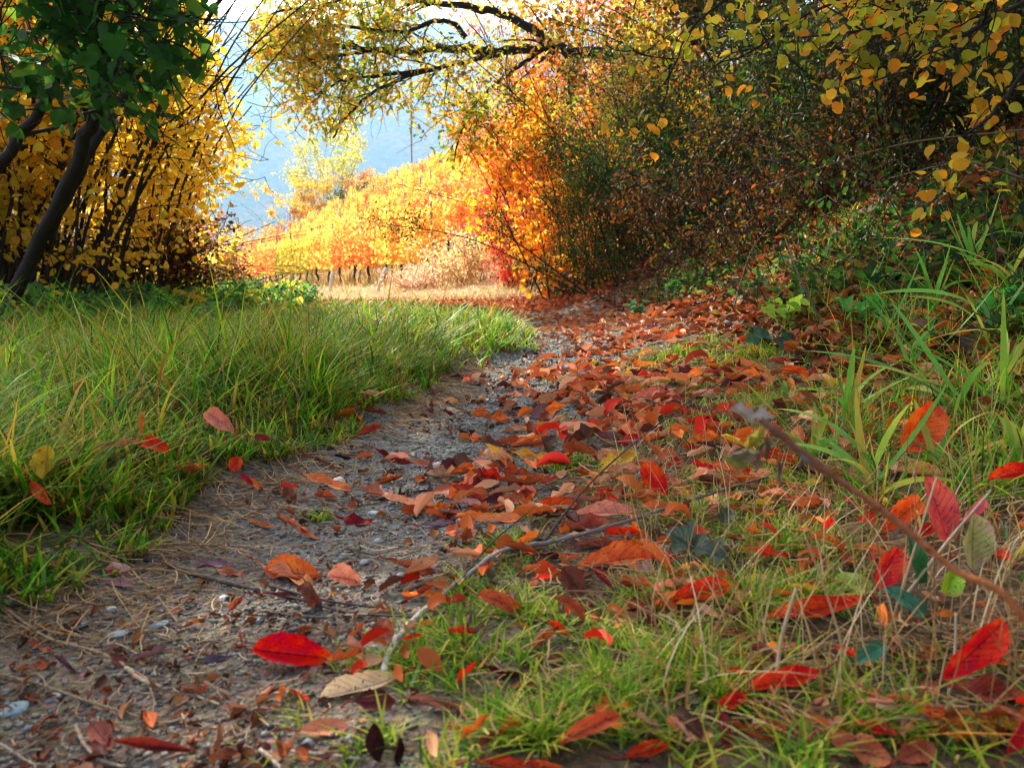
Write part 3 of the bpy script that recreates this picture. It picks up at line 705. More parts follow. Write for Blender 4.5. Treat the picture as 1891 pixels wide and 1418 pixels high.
# --- trees and bushes on the far hillside, left of the vine rows
def farbush(name, px, py, y, w, h, label, pal, n=14, leaf=.25, per=9, cat='bush', sl=.9, bark='#4a3a30', start=.2):
    b = base_at(px, y)
    return bush(name, px, y, w, h, label, pal, None, leaf, n, T_OVAL, per, bark, 4, cat, (0, 0), sl, None, .3, start=start)
farbush('yellow_bush', 572, 330, 66, 3.6, 4.2, 'bright yellow round bush above the ends of the vine rows', ['#e8c030', '#d8a828', '#f0cf4a', '#c9a82c'], 18, .22, 14)
farbush('birch_tree', 622, 290, 72, 4.5, 8.6, 'tall pale green tree standing behind the yellow bush', ['#b9b84a', '#d8c45a', '#a0a848', '#e0d080'], 22, .24, 14, 'tree', 1.4)
farbush('bare_tree', 535, 330, 64, 3.6, 4.8, 'nearly leafless dark tree left of the yellow bush', ['#c8a0a0', '#b08a7a'], 12, .12, .6, 'tree', 1.3, '#2a2028')
farbush('orange_bush', 476, 370, 62, 2.8, 2.6, 'small orange bush left on the far hillside', ['#ff9a4a', '#f0803a', '#ffc06a'], 14, .2, 12)
farbush('golden_bush', 520, 380, 58, 3.4, 2.4, 'low straw coloured bush below the leafless tree', ['#c9a85a', '#b58a4a', '#e0b050'], 14, .2, 12)
farbush('golden_bush', 460, 430, 52, 3.4, 2.0, 'low brownish gold bush just above the fence posts', ['#a8843a', '#c9943a', '#8a7a3a'], 14, .2, 12)
farbush('golden_bush', 655, 330, 74, 3.6, 3.4, 'amber bush between the pale green tree and the vines', ['#e8a83a', '#d8903a', '#f0c05a'], 14, .22, 12)
farbush('dark_green_bush', 668, 340, 63, 2.6, 1.8, 'dark green bush tucked into the crest of the vineyard', ['#3f5a30', '#4a6634', '#344a2a'], 14, .2, 14)
bush('roadside_bush', 870, 17.5, 1.2, 1.0, 'pale pinkish and yellow wild bush at the near end of the vines', ['#e8b08a', '#d8c86a', '#b5b04a', '#d88a7a', '#f0d8a0'], None, .06, 26, T_OVAL, 9, '#6a4a3a', 5, 'bush', (-.1, 0), .5)
bush('roadside_bush', 780, 18.6, 1.2, .4, 'low dry pink grassy bush below the front vines', ['#d8a08a', '#c9907a', '#e0c09a'], None, .05, 26, T_OVAL, 8, '#7a5a4a', 5, 'bush', (0, 0), .35)

# ------------------------------------------------------------------ stones and gravel
ICO_V = []; _t = (1 + 5 ** .5) / 2
for a in (-1, 1):
    for b_2 in (-_t, _t): ICO_V += [(0, a, b_2), (a, b_2, 0), (b_2, 0, a)]
ICO_V = norm(np.array(ICO_V, float))
_d = np.linalg.norm(ICO_V[:, None] - ICO_V[None], axis=-1); _e = (_d > 0) & (_d < 1.2)
ICO_T = []
for i in range(12):
    for j in range(i + 1, 12):
        for k in range(j + 1, 12):
            if _e[i, j] and _e[j, k] and _e[i, k]:
                n3 = np.cross(ICO_V[j] - ICO_V[i], ICO_V[k] - ICO_V[i]); ICO_T.append((i, j, k) if n3 @ ICO_V[i] > 0 else (i, k, j))
ICO_T = np.array(ICO_T)
def pebbles(mb, c, size, cols):
    n = len(c); sc = size[:, None] * np.stack([.8 + .8 * R.rand(n), .7 + .6 * R.rand(n), .35 + .4 * R.rand(n)], 1)
    a = R.rand(n) * 6.28; ca, sa = np.cos(a), np.sin(a)
    v = ICO_V[None] * (1 + .25 * R.randn(n, 12, 1) * .6) * sc[:, None]
    vx = v[..., 0] * ca[:, None] - v[..., 1] * sa[:, None]; vy = v[..., 0] * sa[:, None] + v[..., 1] * ca[:, None]
    v = np.stack([vx, vy, v[..., 2]], -1) + c[:, None]
    mb.add(v.reshape(-1, 3), np.repeat(cols, 12, 0), None, (np.arange(n)[:, None, None] * 12 + ICO_T[None]).reshape(-1, 3))
n = 40000
yy = .45 + 4.4 * R.rand(n) ** 1.9; xx = path_x(yy) + R.randn(n) * path_hw(yy) * .75
k = (xx > grass_edge(yy) - .04); xx, yy = xx[k], yy[k]
sz = np.minimum(np.exp(R.randn(len(xx)) * .55), 3.2) * .00105 * (1 + .35 * yy)
pc = pick(['#55554f', '#70706a', '#86857c', '#4c4a45', '#66584a', '#a09a8c', '#66737a'], len(xx), [4, 4, 2, 4, 4, .7, 1.5])
mb = MB(); pebbles(mb, np.stack([xx, yy, height(xx, yy) + sz * .1], 1), sz, pc)
mb.build('gravel', M_STONE, None, False, kind='stuff')

import bmesh
def stone(px, py, wpx, hpx, col, label, flat=.5, name='stone', group=None):
    p = G(px, py + hpx * .4); r = wpx / FPX * p[1] / 2
    bm = bmesh.new(); bmesh.ops.create_icosphere(bm, subdivisions=3, radius=1)
    vs = np.array([v.co[:] for v in bm.verts]); fs = [[v.index for v in f.verts] for f in bm.faces]; bm.free()
    ph = R.rand(3) * 9
    for _ in range(9):                                   # facets: flatten against random planes
        nn = norm(R.randn(3)); dlim = R.uniform(.6, .9); dd = vs @ nn; ov = np.maximum(dd - dlim, 0); vs = vs - ov[:, None] * nn * .9
    vs = vs * (1 + .06 * np.sin(vs @ (np.array([5, 7, 6.])) + ph[0])[:, None])
    vs = vs * np.array([r, r * .8, r * flat])
    mb = MB(); mb.add(vs, srgb(col), None, np.array(fs))
    o = mb.build(name, M_STONE, None, True, label=label, cat='stone', group=group)
    o.location = (p[0], p[1] + r * .3, float(height(p[0], p[1])) + r * flat * .35); o.rotation_euler = (R.randn() * .15, R.randn() * .15, R.rand() * 6)
    return o
stone(625, 888, 32, 24, '#f5ece4', 'bright white stone on the bare gravel beside the long orange leaf', .75)
stone(596, 868 + 4, 20, 12, '#6d7678', 'small grey stone just left of and behind the white stone', .5)
stone(1290, 932, 40, 34, '#767c88', 'rounded blue grey stone in the grass behind the thin branch', .8)
stone(1040, 680, 50, 12, '#7f858a', 'broad pale grey flat stone showing through the litter of the track', .3)
stone(972, 645, 44, 12, '#8a9099', 'flat grey stone at the tip of the grassy median', .3)
stone(220, 1168, 52, 16, '#7d979c', 'widest pale blue slate chip in the muddy gravel', .2)
stone(292, 1152, 42, 20, '#5f7884', 'steel blue slate chip right of the widest one', .3)
stone(140, 1158, 46, 14, '#8a9ca0', 'pale grey slate chip left of the widest blue one', .2)
stone(205, 1123, 24, 12, '#d8dad4', 'small whitish stone behind the blue slate chips', .5)
stone(18, 1310, 62, 24, '#6f8a92', 'blue grey slab at the left edge near the bottom corner', .2)
stone(96, 1288, 34, 14, '#9aa2a4', 'light grey chip right of the blue grey slab', .3)
stone(410, 1103, 26, 18, '#c4c8cc', 'pale angular stone beside the dark twig', .6)
stone(672, 1036, 22, 18, '#8d979c', 'grey stone on the bare gravel behind the folded orange leaf', .6)
stone(700, 998, 24, 10, '#9aa8ae', 'small flat blue grey stone behind the middle of the bare gravel', .4)
stone(690, 947, 26, 12, '#b8c0c6', 'pale stone right of the wavy dark red leaf', .4)
stone(735, 882, 22, 10, '#dcdcd8', 'small white chip behind the long pale leaf', .4)
stone(850, 960, 24, 16, '#a8a8a4', 'grey stone at the edge of the short grass', .6)
stone(740, 1060, 24, 18, '#7c8a8c', 'small bluish stone in front of the short twig', .6)
stone(568, 1370, 34, 24, '#8d8f98', 'grey stone resting on the salmon leaf near the bottom edge', .7)
stone(905, 905 - 14, 26, 12, '#8a949a', 'blue grey chip near the rolled rust leaf', .4)
stone(1335, 935, 30, 22, '#68707a', 'darker grey stone right of the rounded blue grey one', .6)

# ------------------------------------------------------------------ fallen leaves
def leaf_local(N, L, asp, cup, bend, twist, wave, nu, nv, p=.75, q=.62, serr=0.0, ph=None, fold=None, irr=.09):
    """N leaves as curved sheets: (N, nu*nv, 3) with the midrib along x, and the uv of their points"""
    f = lambda a: np.broadcast_to(np.asarray(a, float), (N,))[:, None, None]
    L, asp, cup, bend, twist, wave = map(f, (L, asp, cup, bend, twist, wave))
    ph = R.rand(N, 1, 1) * 6 if ph is None else f(ph)
    u = (.5 - .5 * np.cos(np.linspace(0, 1, nu) * np.pi)) * .6 + np.linspace(0, 1, nu) * .4
    u = u[None, :, None]; v = np.linspace(-1, 1, nv)[None, None]
    sh = u ** p * (1 - u) ** q; sh = sh / (p / (p + q)) ** p / (q / (p + q)) ** q
    sr = 1 + serr * (((np.arange(nu) % 2) * 2 - 1)[None, :, None]) * (np.abs(v) > .9)
    w = asp * .5 * L * sh * sr + L * .004
    fold = f(R.uniform(.05, .75, N) if fold is None else fold); ph2 = R.rand(N, 1, 1) * 6
    w = w * (1 + irr * np.sin(u * 8 + ph2 + np.sign(v) * 2.1) * sh + irr * .5 * np.sin(u * 19 + 2 * ph2))
    c = np.where(np.abs(cup) < 1e-3, 1e-3, cup); b = np.where(np.abs(bend) < 1e-3, 1e-3, bend)
    y = w * np.sin(c * v) / c; z = w * (1 - np.cos(c * v)) / c
    z = z + np.abs(y) * fold; y = y / np.sqrt(1 + fold ** 2)
    z = z + wave * L * np.abs(v) * np.sin(u * 11 + ph + np.sign(v) * 1.3) * sh
    tw = twist * (u - .5)
    y, z = y * np.cos(tw) - z * np.sin(tw), y * np.sin(tw) + z * np.cos(tw)
    th = b * (u - .5)
    x0 = L * np.sin(th) / b; z0 = L * (1 - np.cos(th)) / b
    V = np.stack([x0 - z * np.sin(th), y, z0 + z * np.cos(th)], -1).reshape(N, nu * nv, 3)
    uv = np.stack([u + 0 * v, v + 0 * u, 0 * u * v], -1).reshape(nu * nv, 3)
    i = np.arange(nu - 1)[:, None] * nv + np.arange(nv - 1)[None]
    qd = np.stack([i, i + nv, i + nv + 1, i + 1], -1).reshape(-1, 4)
    return V, uv, qd
def frame(u, v):
    n_ = np.cross(u, v); return np.stack([u, v, n_], 1)
HEROES = []
LANDMARKS = [(625, 888, 'white stone')]
def hero(base, tip, asp, tau, shape, cols, label, lift=0.0, petiole=.3, lm=None, p=.75, q=.62, serr=.05, grp=None, name='fallen_leaf', roll=0.0, mat=None, y=None, fold=None):
    """one leaf: seen with its stalk end at BASE and its tip at TIP; TAU is how steeply its blade stands"""
    cup, bend, twist, wave = shape; cup *= 1.3; bend *= 1.3; wave *= 1.5; twist *= 1.3
    cx, cy = (base[0] + tip[0]) / 2, (base[1] + tip[1]) / 2
    dx, dy = tip[0] - base[0], base[1] - tip[1]
    Lp = math.hypot(dx, dy)
    low = max(cy, max(base[1], tip[1]) - .15 * Lp)
    g = G(cx, low + asp * Lp * .12, lift)
    d = g[1] if y is None else y
    ctr = P(cx, cy, d)
    ta = math.radians(tau); dep = math.atan2(cy - 520, FPX)
    U = np.array([0, math.cos(ta), math.sin(ta)]); Rr = np.array([1., 0, 0])
    uvec = Rr * dx + U * (dy / max(.3, math.sin(ta + dep)))
    L = np.linalg.norm(uvec) * d / FPX; uvec = norm(uvec)
    nrm = norm(np.cross(Rr, U)); vvec = np.cross(nrm, uvec)
    if roll:
        cr, sr_ = math.cos(roll), math.sin(roll); vvec = vvec * cr + nrm * sr_
    F = frame(uvec, vvec)
    V, uv, qd = leaf_local(1, L, asp, cup, bend, twist, wave, 19, 11, p, q, serr, fold=R.uniform(.25, .6) if fold is None else fold, irr=.05)
    V = V[0]; Wd = V @ F.T + ctr
    if y is None:
        gap = np.percentile(Wd[:, 2] - height(Wd[:, 0], Wd[:, 1]), 4)
        ctr = ctr + np.array([0, 0, -gap + .001 + lift])
    HEROES.append((ctr[0], ctr[1], L))
    c1, c2 = [q_ * min(1.3, .86 / q_.max()) for q_ in (srgb(cols[0]), srgb(cols[1]))]
    t = fbm(uv[:, 0] * 2.3 + R.rand() * 50, uv[:, 1] * 1.2 + R.rand() * 50, 3, 2)[:, None]; t = np.clip((t - .5) * 3 + .5, 0, 1)
    mb = MB(); mb.add(V, c1 * (1 - t) + c2 * t, qd, None, uv)
    o = mb.build(name, mat or M_DEAD, None, label=label, cat='leaf', group=grp or 'fallen leaves on the path and verges')
    M = Matrix.Identity(4)
    for a in range(3):
        for b3 in range(3): M[a][b3] = F[a, b3]
        M[a][3] = ctr[a]
    o.matrix_world = M
    if petiole:
        e0 = V[5]; k = smooth_path([e0, e0 + np.array([-.5 * petiole * L, .04 * L * R.randn(), .02 * L]), e0 + np.array([-petiole * L, .12 * L * R.randn(), .02 * L * R.randn()])], 6)
        pm = MB(); tube(pm, k, np.linspace(.0007, .0011, 6) * (.6 + L * 6), srgb('#a83a2c') * .8, 5)
        pm.build('leaf_stalk', M_TWIG, o)
    if lm: LANDMARKS.append((cx, cy, lm))
    return o
FL = (.3, .3, .2, .02); WV = (.5, .5, .5, .07); CU = (1.6, .6, .5, .05); RO = (2.6, .5, .6, .08); AR = (.8, -1.3, .4, .03); FO = (1.3, .2, .2, .02)
H = hero
RD = ('#f31a10', '#e80c18'); OR = ('#f4863f', '#e8602c'); SA = ('#f7a585', '#f08a68'); RU = ('#b8542c', '#9a4026'); BR = ('#94513a', '#6f3a2c')
MA = ('#6b2a2c', '#42181c'); DK = ('#3a1a1c', '#26100f'); TN = ('#e0a074', '#c47a4c'); MV = ('#8f6a74', '#745060'); RO_ = ('#f2501c', '#ff6a24'); CR = ('#cf2434', '#a81c30')
H((462, 1207), (627, 1224), .50, 50, (.75, .15, .2, .01), RD, 'large brilliant red leaf lying alone on the bare brown earth', lm='large brilliant red leaf', petiole=.22, p=.62, q=.7, fold=.75)
H((737, 1250), (592, 1288), .38, 22, (.5, .2, .2, .01), ('#ffe2b8', '#f8d0a0'), 'pale cream leaf, underside up, in front of the pale branch end', lm='pale cream leaf')
H((652, 1300), (735, 1298), .6, 45, WV, MA, 'dark maroon ragged leaf touching the pale cream leaf')
H((598, 1062), (487, 1046), .55, 40, (.9, .3, .2, .02), OR, 'plump orange leaf arched on the bare gravel', lm='plump orange leaf', petiole=.4)
H((600, 1068), (668, 1078), .8, 45, (1.1, -.5, .6, .05), SA, 'pale orange folded leaf with a red inside right of the plump orange leaf')
H((456, 1046), (592, 1088), .2, 15, WV, TN, 'long thin salmon leaf lying under the plump orange leaf', petiole=.15)
H((557, 1078), (594, 1128), .55, 70, AR, BR, 'brown leaf tipping over the dark twig below the plump orange leaf')
H((495, 1100), (562, 1112), .3, 30, FL, MA, 'dark red leaf flat under the dark twig')
H((508, 955), (597, 1000), .42, 35, RO, ('#d98a5c', '#b8603c'), 'tan crinkled leaf rolled up on the bare gravel', lm='tan rolled leaf', petiole=0)
H((452, 962), (512, 976), .35, 25, CU, TN, 'small tan leaf at the edge of the left grass')
H((612, 962), (696, 972), .28, 40, (.6, 1.2, .6, .1), ('#a8242a', '#7a1a22'), 'wavy dark red leaf on the bare gravel', lm='wavy dark red leaf')
H((552, 882), (656, 914), .22, 25, (.4, .2, .3, .03), ('#e88a50', '#d86a30'), 'long orange leaf lying left of the white stone', lm='long orange leaf')
H((522, 898), (550, 930), .6, 50, WV, BR, 'brown oak shaped leaf at the edge of the left grass', serr=.2)
H((700, 920), (802, 942), .26, 15, FL, ('#eda585', '#dc8658'), 'pale peach leaf flat on the gravel between two twigs', lm='pale peach leaf')
H((832, 902), (902, 934), .5, 45, FO, ('#b84a34', '#a03a2c'), 'toothed rust red leaf with clear side veins at the track middle', serr=.12)
H((832, 926), (892, 938), .4, 15, FL, ('#c9907a', '#8a6470'), 'mauve and tan leaf flat below the toothed rust red leaf')
H((780, 972), (840, 966), .35, 12, FL, MV, 'purple grey leaf flat on the gravel')
H((862, 962), (968, 962), .3, 18, FL, ('#e8884a', '#d8703a'), 'orange leaf lying among the short grass tips')
H((745, 1112), (802, 1080), .42, 45, CU, ('#b85434', '#a8442c'), 'rust folded leaf left of the branch', lm='rust folded leaf')
H((790, 1078), (830, 1070), .5, 20, FL, TN, 'tan leaf tucked under the rust folded leaf')
H((712, 1040), (785, 1058), .35, 35, CU, ('#b0603f', '#6f3a30'), 'brown leaf with dark curled edge behind the rust folded leaf')
H((732, 1182), (692, 1148), .7, 35, WV, ('#b0583c', '#8f4630'), 'star shaped brown leaf left of the pale branch', serr=.25)
H((425, 1130), (448, 1098), .8, 60, CU, ('#b0603c', '#94482f'), 'small folded brown leaf standing on the gravel behind the brilliant red leaf')
H((338, 1162), (385, 1140), .6, 50, RO, ('#a8662c', '#7a4626'), 'curled ochre brown leaf scrap beside the slate chips')
H((92, 1213), (158, 1248), .3, 40, CU, ('#7a5358', '#5f3c44'), 'purple brown curled leaf by the pale straw stem')
H((205, 1215), (242, 1232), .6, 40, WV, ('#7f4238', '#5a2c2c'), 'small dull red leaf scrap at the end of the straw stem')
H((362, 1222), (425, 1216), .3, 20, FL, ('#5d4a58', '#4a3a48'), 'dusky grey purple leaf left of the brilliant red leaf stalk')
H((368, 1402), (205, 1386), .22, 45, (1.2, .2, .3, .02), ('#a83a26', '#5f1f1c'), 'long dark red leaf with orange edge at the bottom', lm='long dark red leaf')
H((155, 1335), (222, 1382), .55, 30, FL, ('#a8604c', '#94503e'), 'faded brown leaf behind the long dark red leaf', petiole=.2)
H((188, 1062), (245, 1056), .5, 40, WV, ('#e8c8bc', '#b83a2c'), 'pale and red torn leaf below the left grass tuft')
H((188, 1075), (250, 1082), .4, 15, FL, ('#8a6464', '#7a5050'), 'mauve leaf half under the pale and red torn leaf')
H((352, 1036), (432, 1046), .25, 20, FL, MV, 'mauve leaf lying along the dark twig', lm='mauve leaf')
H((382, 1052), (458, 1066), .22, 20, WV, ('#c4744f', '#a85a3c'), 'narrow salmon leaf between the mauve leaf and the dark twig')
H((434, 792), (375, 756), .55, 60, (.7, -.4, .2, .02), ('#f7967f', '#ee7f6a'), 'pink leaf caught upright in the left grass', .07, lm='pink leaf in the grass')
H((250, 822), (312, 832), .5, 50, AR, ('#f03a1c', '#f05a24'), 'glowing red orange leaf arched over in the left grass', .05, lm='red orange leaf in the grass')
H((436, 874), (437, 843), .95, 70, FL, ('#f0542c', '#e0401c'), 'round orange red leaf with its stalk raised in the left grass', .03)
H((442, 878), (470, 898), .5, 60, FO, CR, 'small crimson leaf hanging below the round orange red one', .02)
H((52, 885), (102, 930), .5, 60, FO, ('#ee7a38', '#e8502c'), 'orange leaf propped in the grass near the left edge', .04)
H((84, 888), (88, 822), .75, 75, (.5, .3, .3, .03), ('#c9a02c', '#a8942c'), 'large mottled yellow green leaf upright near the left edge', .06, lm='mottled yellow green leaf')
H((266, 806), (263, 762), .45, 75, FO, ('#e89a3c', '#d8803a'), 'narrow orange leaf standing in the left grass', .06)
H((160, 830), (212, 822), .35, 40, FL, ('#c98468', '#b06c50'), 'dusty pink brown leaf in the grass left of the red orange leaf', .05)
H((205, 826), (262, 818), .3, 35, WV, ('#e0806a', '#c8604c'), 'salmon leaf touching the red orange leaf in the grass', .05)
H((138, 742), (155, 694), .5, 75, CU, ('#d98a4c', '#b86a34'), 'tan orange leaf standing upright far left in the grass', .07)
H((466, 812), (502, 820), .5, 40, FL, ('#a83a3c', '#8a2c30'), 'dull crimson leaf in the grass right of the pink leaf', .04)
H((658, 738), (715, 736), .35, 50, RO, ('#e8b884', '#c9885a'), 'tan striped leaf curled on the grass edge of the track', .04, lm='tan striped leaf')
H((668, 762), (720, 770), .4, 40, CU, ('#8a4a30', '#6f3824'), 'brown leaf under the tan striped leaf', .02)
H((662, 812), (706, 788), .65, 60, CU, ('#b84a38', '#9a3c30'), 'rust red leaf with a pale lit half at the foot of the grass', .01)
H((688, 828), (735, 850), .35, 45, CU, ('#8f3024', '#6a2420'), 'glossy dark red leaf behind the dark hollow one')
H((718, 850), (762, 856), .45, 45, CU, ('#a8342a', '#842420'), 'brick red leaf lying on the track edge')
H((615, 842), (652, 848), .6, 50, RO, DK, 'almost black curled leaf at the grass foot')
H((656, 850), (692, 842), .6, 50, FO, ('#d88a5c', '#c4683c'), 'pale brown ribbed leaf beside the almost black one')
H((756, 856), (802, 866), .35, 30, FL, ('#c9744c', '#b0603c'), 'flat tan rust leaf right of the brick red leaf')
H((568, 848), (624, 862), .3, 35, RO, ('#8a4c34', '#6a3828'), 'brown twisted leaf at the edge of the left grass behind the white stone')
H((548, 836), (582, 846), .4, 35, RO, ('#a85a38', '#8a4428'), 'small brown curl in the grass behind the twisted leaf', .01)
H((866, 770), (946, 784), .38, 40, (1.3, .4, .4, .12), ('#d9783c', '#b8542a'), 'wrinkled orange leaf lying across the track', lm='wrinkled orange leaf')
H((815, 758), (842, 770), .5, 45, CU, ('#7a2c30', '#5a2024'), 'maroon cupped leaf on the left of the track')
H((845, 796), (882, 816), .5, 55, RO, DK, 'blackish curled leaf in the middle of the track')
H((880, 812), (928, 824), .4, 35, WV, ('#7f4a42', '#5a302c'), 'dull maroon leaf right of the blackish curled leaf')
H((936, 712), (980, 718), .6, 45, FO, ('#eda678', '#d88a5a'), 'peach leaf propped on the track right of the grass tip', lm='peach leaf')
H((955, 793), (1002, 802), .3, 20, FL, ('#f08a4a', '#e8703a'), 'bright orange leaf flat on the gravel behind the yellow leaf')
H((942, 840), (1020, 853), .3, 25, WV, ('#f5b43c', '#e89a34'), 'yellow orange leaf with pale end lying on the track', lm='yellow orange leaf')
H((985, 785), (1012, 790), .6, 35, WV, ('#f5b02c', '#e8902c'), 'small golden leaf among dark ones on the track')
H((894, 872), (1002, 892), .18, 30, (2.2, .6, .5, .12), ('#b5502c', '#94401f'), 'long rolled rust leaf bent like a cord on the track', lm='long rolled rust leaf', petiole=0)
H((878, 850), (910, 868), .5, 45, FO, ('#dc8874', '#c9705c'), 'small pink brown leaf at the end of the rolled rust leaf')
H((980, 938), (1070, 936), .38, 45, (1.2, -.4, .2, .02), ('#ee2a2c', '#f4601c'), 'scarlet crescent leaf with an orange lower edge', lm='scarlet crescent leaf')
H((1056, 952), (1184, 952), .32, 28, (.5, -.3, .2, .02), ('#fb9d7f', '#f5896c'), 'long salmon pink leaf behind the thin branch', lm='long salmon pink leaf')
H((1028, 978), (1130, 966), .36, 30, WV, ('#b0523a', '#8f3c2c'), 'ribbed rust leaf under the salmon pink leaf')
H((1232, 922), (1184, 862), .66, 75, (.5, .2, .2, .01), ('#f42a24', '#f5441c'), 'upright heart shaped red leaf leaning over the grass', .012, lm='heart shaped red leaf', p=.8, q=.42, petiole=0)
H((1062, 1046), (1216, 1022), .38, 30, (.6, -.3, .3, .03), ('#f0682c', '#d8743c'), 'big orange leaf flat in the grass beside the ivy leaf', lm='big orange leaf')
H((1092, 1052), (1130, 1088), .6, 45, FO, ('#a82434', '#841c2c'), 'crimson purple leaf below the big orange leaf')
H((1078, 1102), (1038, 1046), .75, 60, (.6, .4, .3, .03), ('#7f4434', '#6a342a'), 'round brown leaf standing left of the crimson purple one', .0)
H((968, 1052), (1036, 1062), .6, 35, WV, ('#e8601c', '#d8481c'), 'orange and dark mottled leaf in the grass left of the brown round one')
H((985, 1028), (1056, 1032), .35, 35, CU, MA, 'dark maroon leaf behind the orange mottled leaf')
H((1206, 1008), (1158, 975), .55, 45, FO, ('#f2862c', '#e87424'), 'orange folded leaf tip pointing up behind the big orange leaf')
H((1168, 1000), (1224, 1016), .3, 20, FL, ('#f5b090', '#e89070'), 'pale pink leaf scrap beside the ivy leaf')
H((1060, 1010), (1140, 1000), .4, 30, CU, ('#a8604c', '#8a4c3c'), 'dull brown leaf under the branch behind the big orange leaf')
H((876, 1112), (966, 1142), .55, 60, (1.4, -1.4, .3, .02), ('#cf6a3f', '#a84a2c'), 'rust leaf arched over the bright grass tuft', .012, lm='arched rust leaf')
H((1056, 1180), (1012, 1152), .6, 55, FO, ('#e8401c', '#c8281c'), 'small fiery red leaf right of the bright grass tuft')
H((985, 1160), (1015, 1148), .6, 45, CU, MA, 'maroon leaf beside the small fiery red leaf')
H((1112, 1224), (1166, 1214), .5, 25, (.4, -.3, .1, .01), ('#8f5a62', '#7a4850'), 'smooth mauve oval leaf on the straw', lm='mauve oval leaf')
H((1005, 1216), (1070, 1226), .4, 30, WV, ('#94523c', '#7a4030'), 'brown wrinkled leaf left of the mauve oval leaf')
H((880, 1238), (970, 1248), .35, 50, CU, ('#5f2422', '#3f1818'), 'dark wine red leaf upturned below the bright tuft')
H((930, 1272), (1000, 1262), .3, 35, CU, ('#a05a42', '#84452f'), 'brown leaf beneath the dark wine red leaf')
H((1234, 1112), (1352, 1080), .5, 50, (.9, .3, .3, .03), ('#f4521c', '#f03a20'), 'torn orange red leaf right in front of the ivy leaf', .012, lm='torn orange red leaf', petiole=.5)
H((1192, 1136), (1222, 1168), .7, 60, FO, ('#a0242c', '#7f1c24'), 'dark crimson leaf below the stalk of the torn orange red leaf')
H((1150, 1128), (1200, 1106), .5, 50, CU, ('#e8702c', '#d85a1c'), 'half hidden orange leaf directly left of the torn orange red leaf')
H((1456, 1030), (1380, 1018), .3, 35, WV, ('#e8301c', '#d8421c'), 'ragged red leaf strip across the grass', .015, lm='ragged red leaf strip', serr=.2)
H((1370, 990), (1440, 960), .4, 40, CU, ('#a84a34', '#842c24'), 'rust leaf behind the ragged red strip')
H((1292, 968), (1345, 940), .7, 40, FL, ('#945240', '#7a3c30'), 'brown leaf carrying a small ivy leaf')
H((1160, 742), (1245, 738), .42, 40, (.7, -.6, .3, .02), ('#f4846c', '#ee705a'), 'coral pink leaf domed over the litter', lm='coral pink leaf')
H((1138, 794), (1180, 786), .6, 40, FL, ('#f4641c', '#e8501c'), 'orange red spotted leaf in front of the coral pink leaf')
H((1138, 822), (1192, 810), .6, 35, FO, ('#d8283c', '#c42034'), 'crimson pink leaf flat in the grass', lm='crimson pink leaf')
H((1180, 800), (1212, 800), .5, 45, CU, ('#f0501c', '#e8601c'), 'small flame orange leaf touching the crimson pink leaf')
H((1088, 848), (1150, 838), .45, 35, FL, ('#dc9470', '#c97c58'), 'tan pink leaf flat between grass tufts')
H((1112, 742), (1148, 746), .6, 30, WV, ('#f5cc6a', '#f0b83c'), 'pale yellow leaf in the litter left of the coral pink leaf')
H((1145, 742), (1170, 734), .8, 45, WV, ('#f0a01c', '#f5b02c'), 'bright golden leaf touching the pale yellow one')
H((1178, 655), (1206, 648), .6, 45, FO, ('#f5b01c', '#e8a01c'), 'bright yellow leaf far up the track by the ivy')
H((1272, 866), (1322, 858), .5, 35, (.6, -.4, .2, .02), ('#f0902c', '#e8801c'), 'amber oval leaf on the straw', lm='amber oval leaf')
H((1205, 845), (1250, 838), .6, 40, WV, ('#e07a50', '#c9502c'), 'peach and red leaf behind the heart shaped red leaf')
H((1230, 866), (1262, 856), .7, 45, WV, ('#d8281c', '#b8241c'), 'deep red leaf right of the heart shaped red leaf')
H((1225, 906), (1275, 900), .35, 30, WV, ('#ee7a1c', '#e86a1c'), 'orange ragged leaf behind the heart shaped red leaf tip')
H((1352, 890), (1392, 868), .45, 50, FO, ('#f0341c', '#e8241c'), 'bright red leaf below the dried seed head', .01)
H((1385, 870), (1345, 880), .4, 20, FL, ('#f08a5a', '#e0703c'), 'salmon leaf beside the bright red leaf below the seed head')
H((1668, 832), (1734, 748), .74, 78, (.4, -.3, .2, .02), ('#f4501a', '#f55c1c'), 'bright orange speckled leaf standing among broad grass blades', .05, lm='speckled orange leaf', p=.6, q=.5)
H((1650, 872), (1742, 878), .5, 50, FO, ('#e8a878', '#d89460'), 'tan leaf below the speckled orange leaf', .02)
H((1515, 826), (1500, 780), .55, 70, FO, ('#e0586a', '#c8485a'), 'rose pink leaf half hidden by broad grass', .03)
H((1930, 874), (1822, 890), .4, 45, (.9, -.4, .2, .02), ('#f0321c', '#ee421c'), 'scarlet leaf cut by the right edge above the twigs', .04)
H((1748, 1010), (1712, 888), .52, 78, (.4, -.2, .2, .02), ('#e8504a', '#d85a58'), 'coral red leaf upright behind the brown stem', .03, lm='coral red upright leaf', p=.6)
H((1790, 1058), (1800, 952), .68, 76, (.3, .2, .2, .02), ('#b88a7a', '#9a9a5a'), 'mottled green and purple leaf with pink veins upright at the right', .03, lm='mottled purple green leaf')
H((1770, 968), (1822, 920), .5, 60, FO, ('#e8707a', '#f08a90'), 'pink leaf behind the mottled green and purple one', .03)
H((1622, 986), (1712, 926), .5, 50, (.8, -.4, .3, .03), ('#f4641c', '#e8501c'), 'orange leaf behind the brown stem left of the coral red one', .015)
H((1672, 1002), (1735, 972), .55, 45, FO, ('#e8281c', '#d81c20'), 'hot red leaf under the coral red upright leaf', .01)
H((1612, 1086), (1664, 1008), .72, 65, (.8, .3, .3, .02), ('#f02a34', '#f0442c'), 'glossy red leaf curved upright by the green blade', .02, lm='glossy red curved leaf')
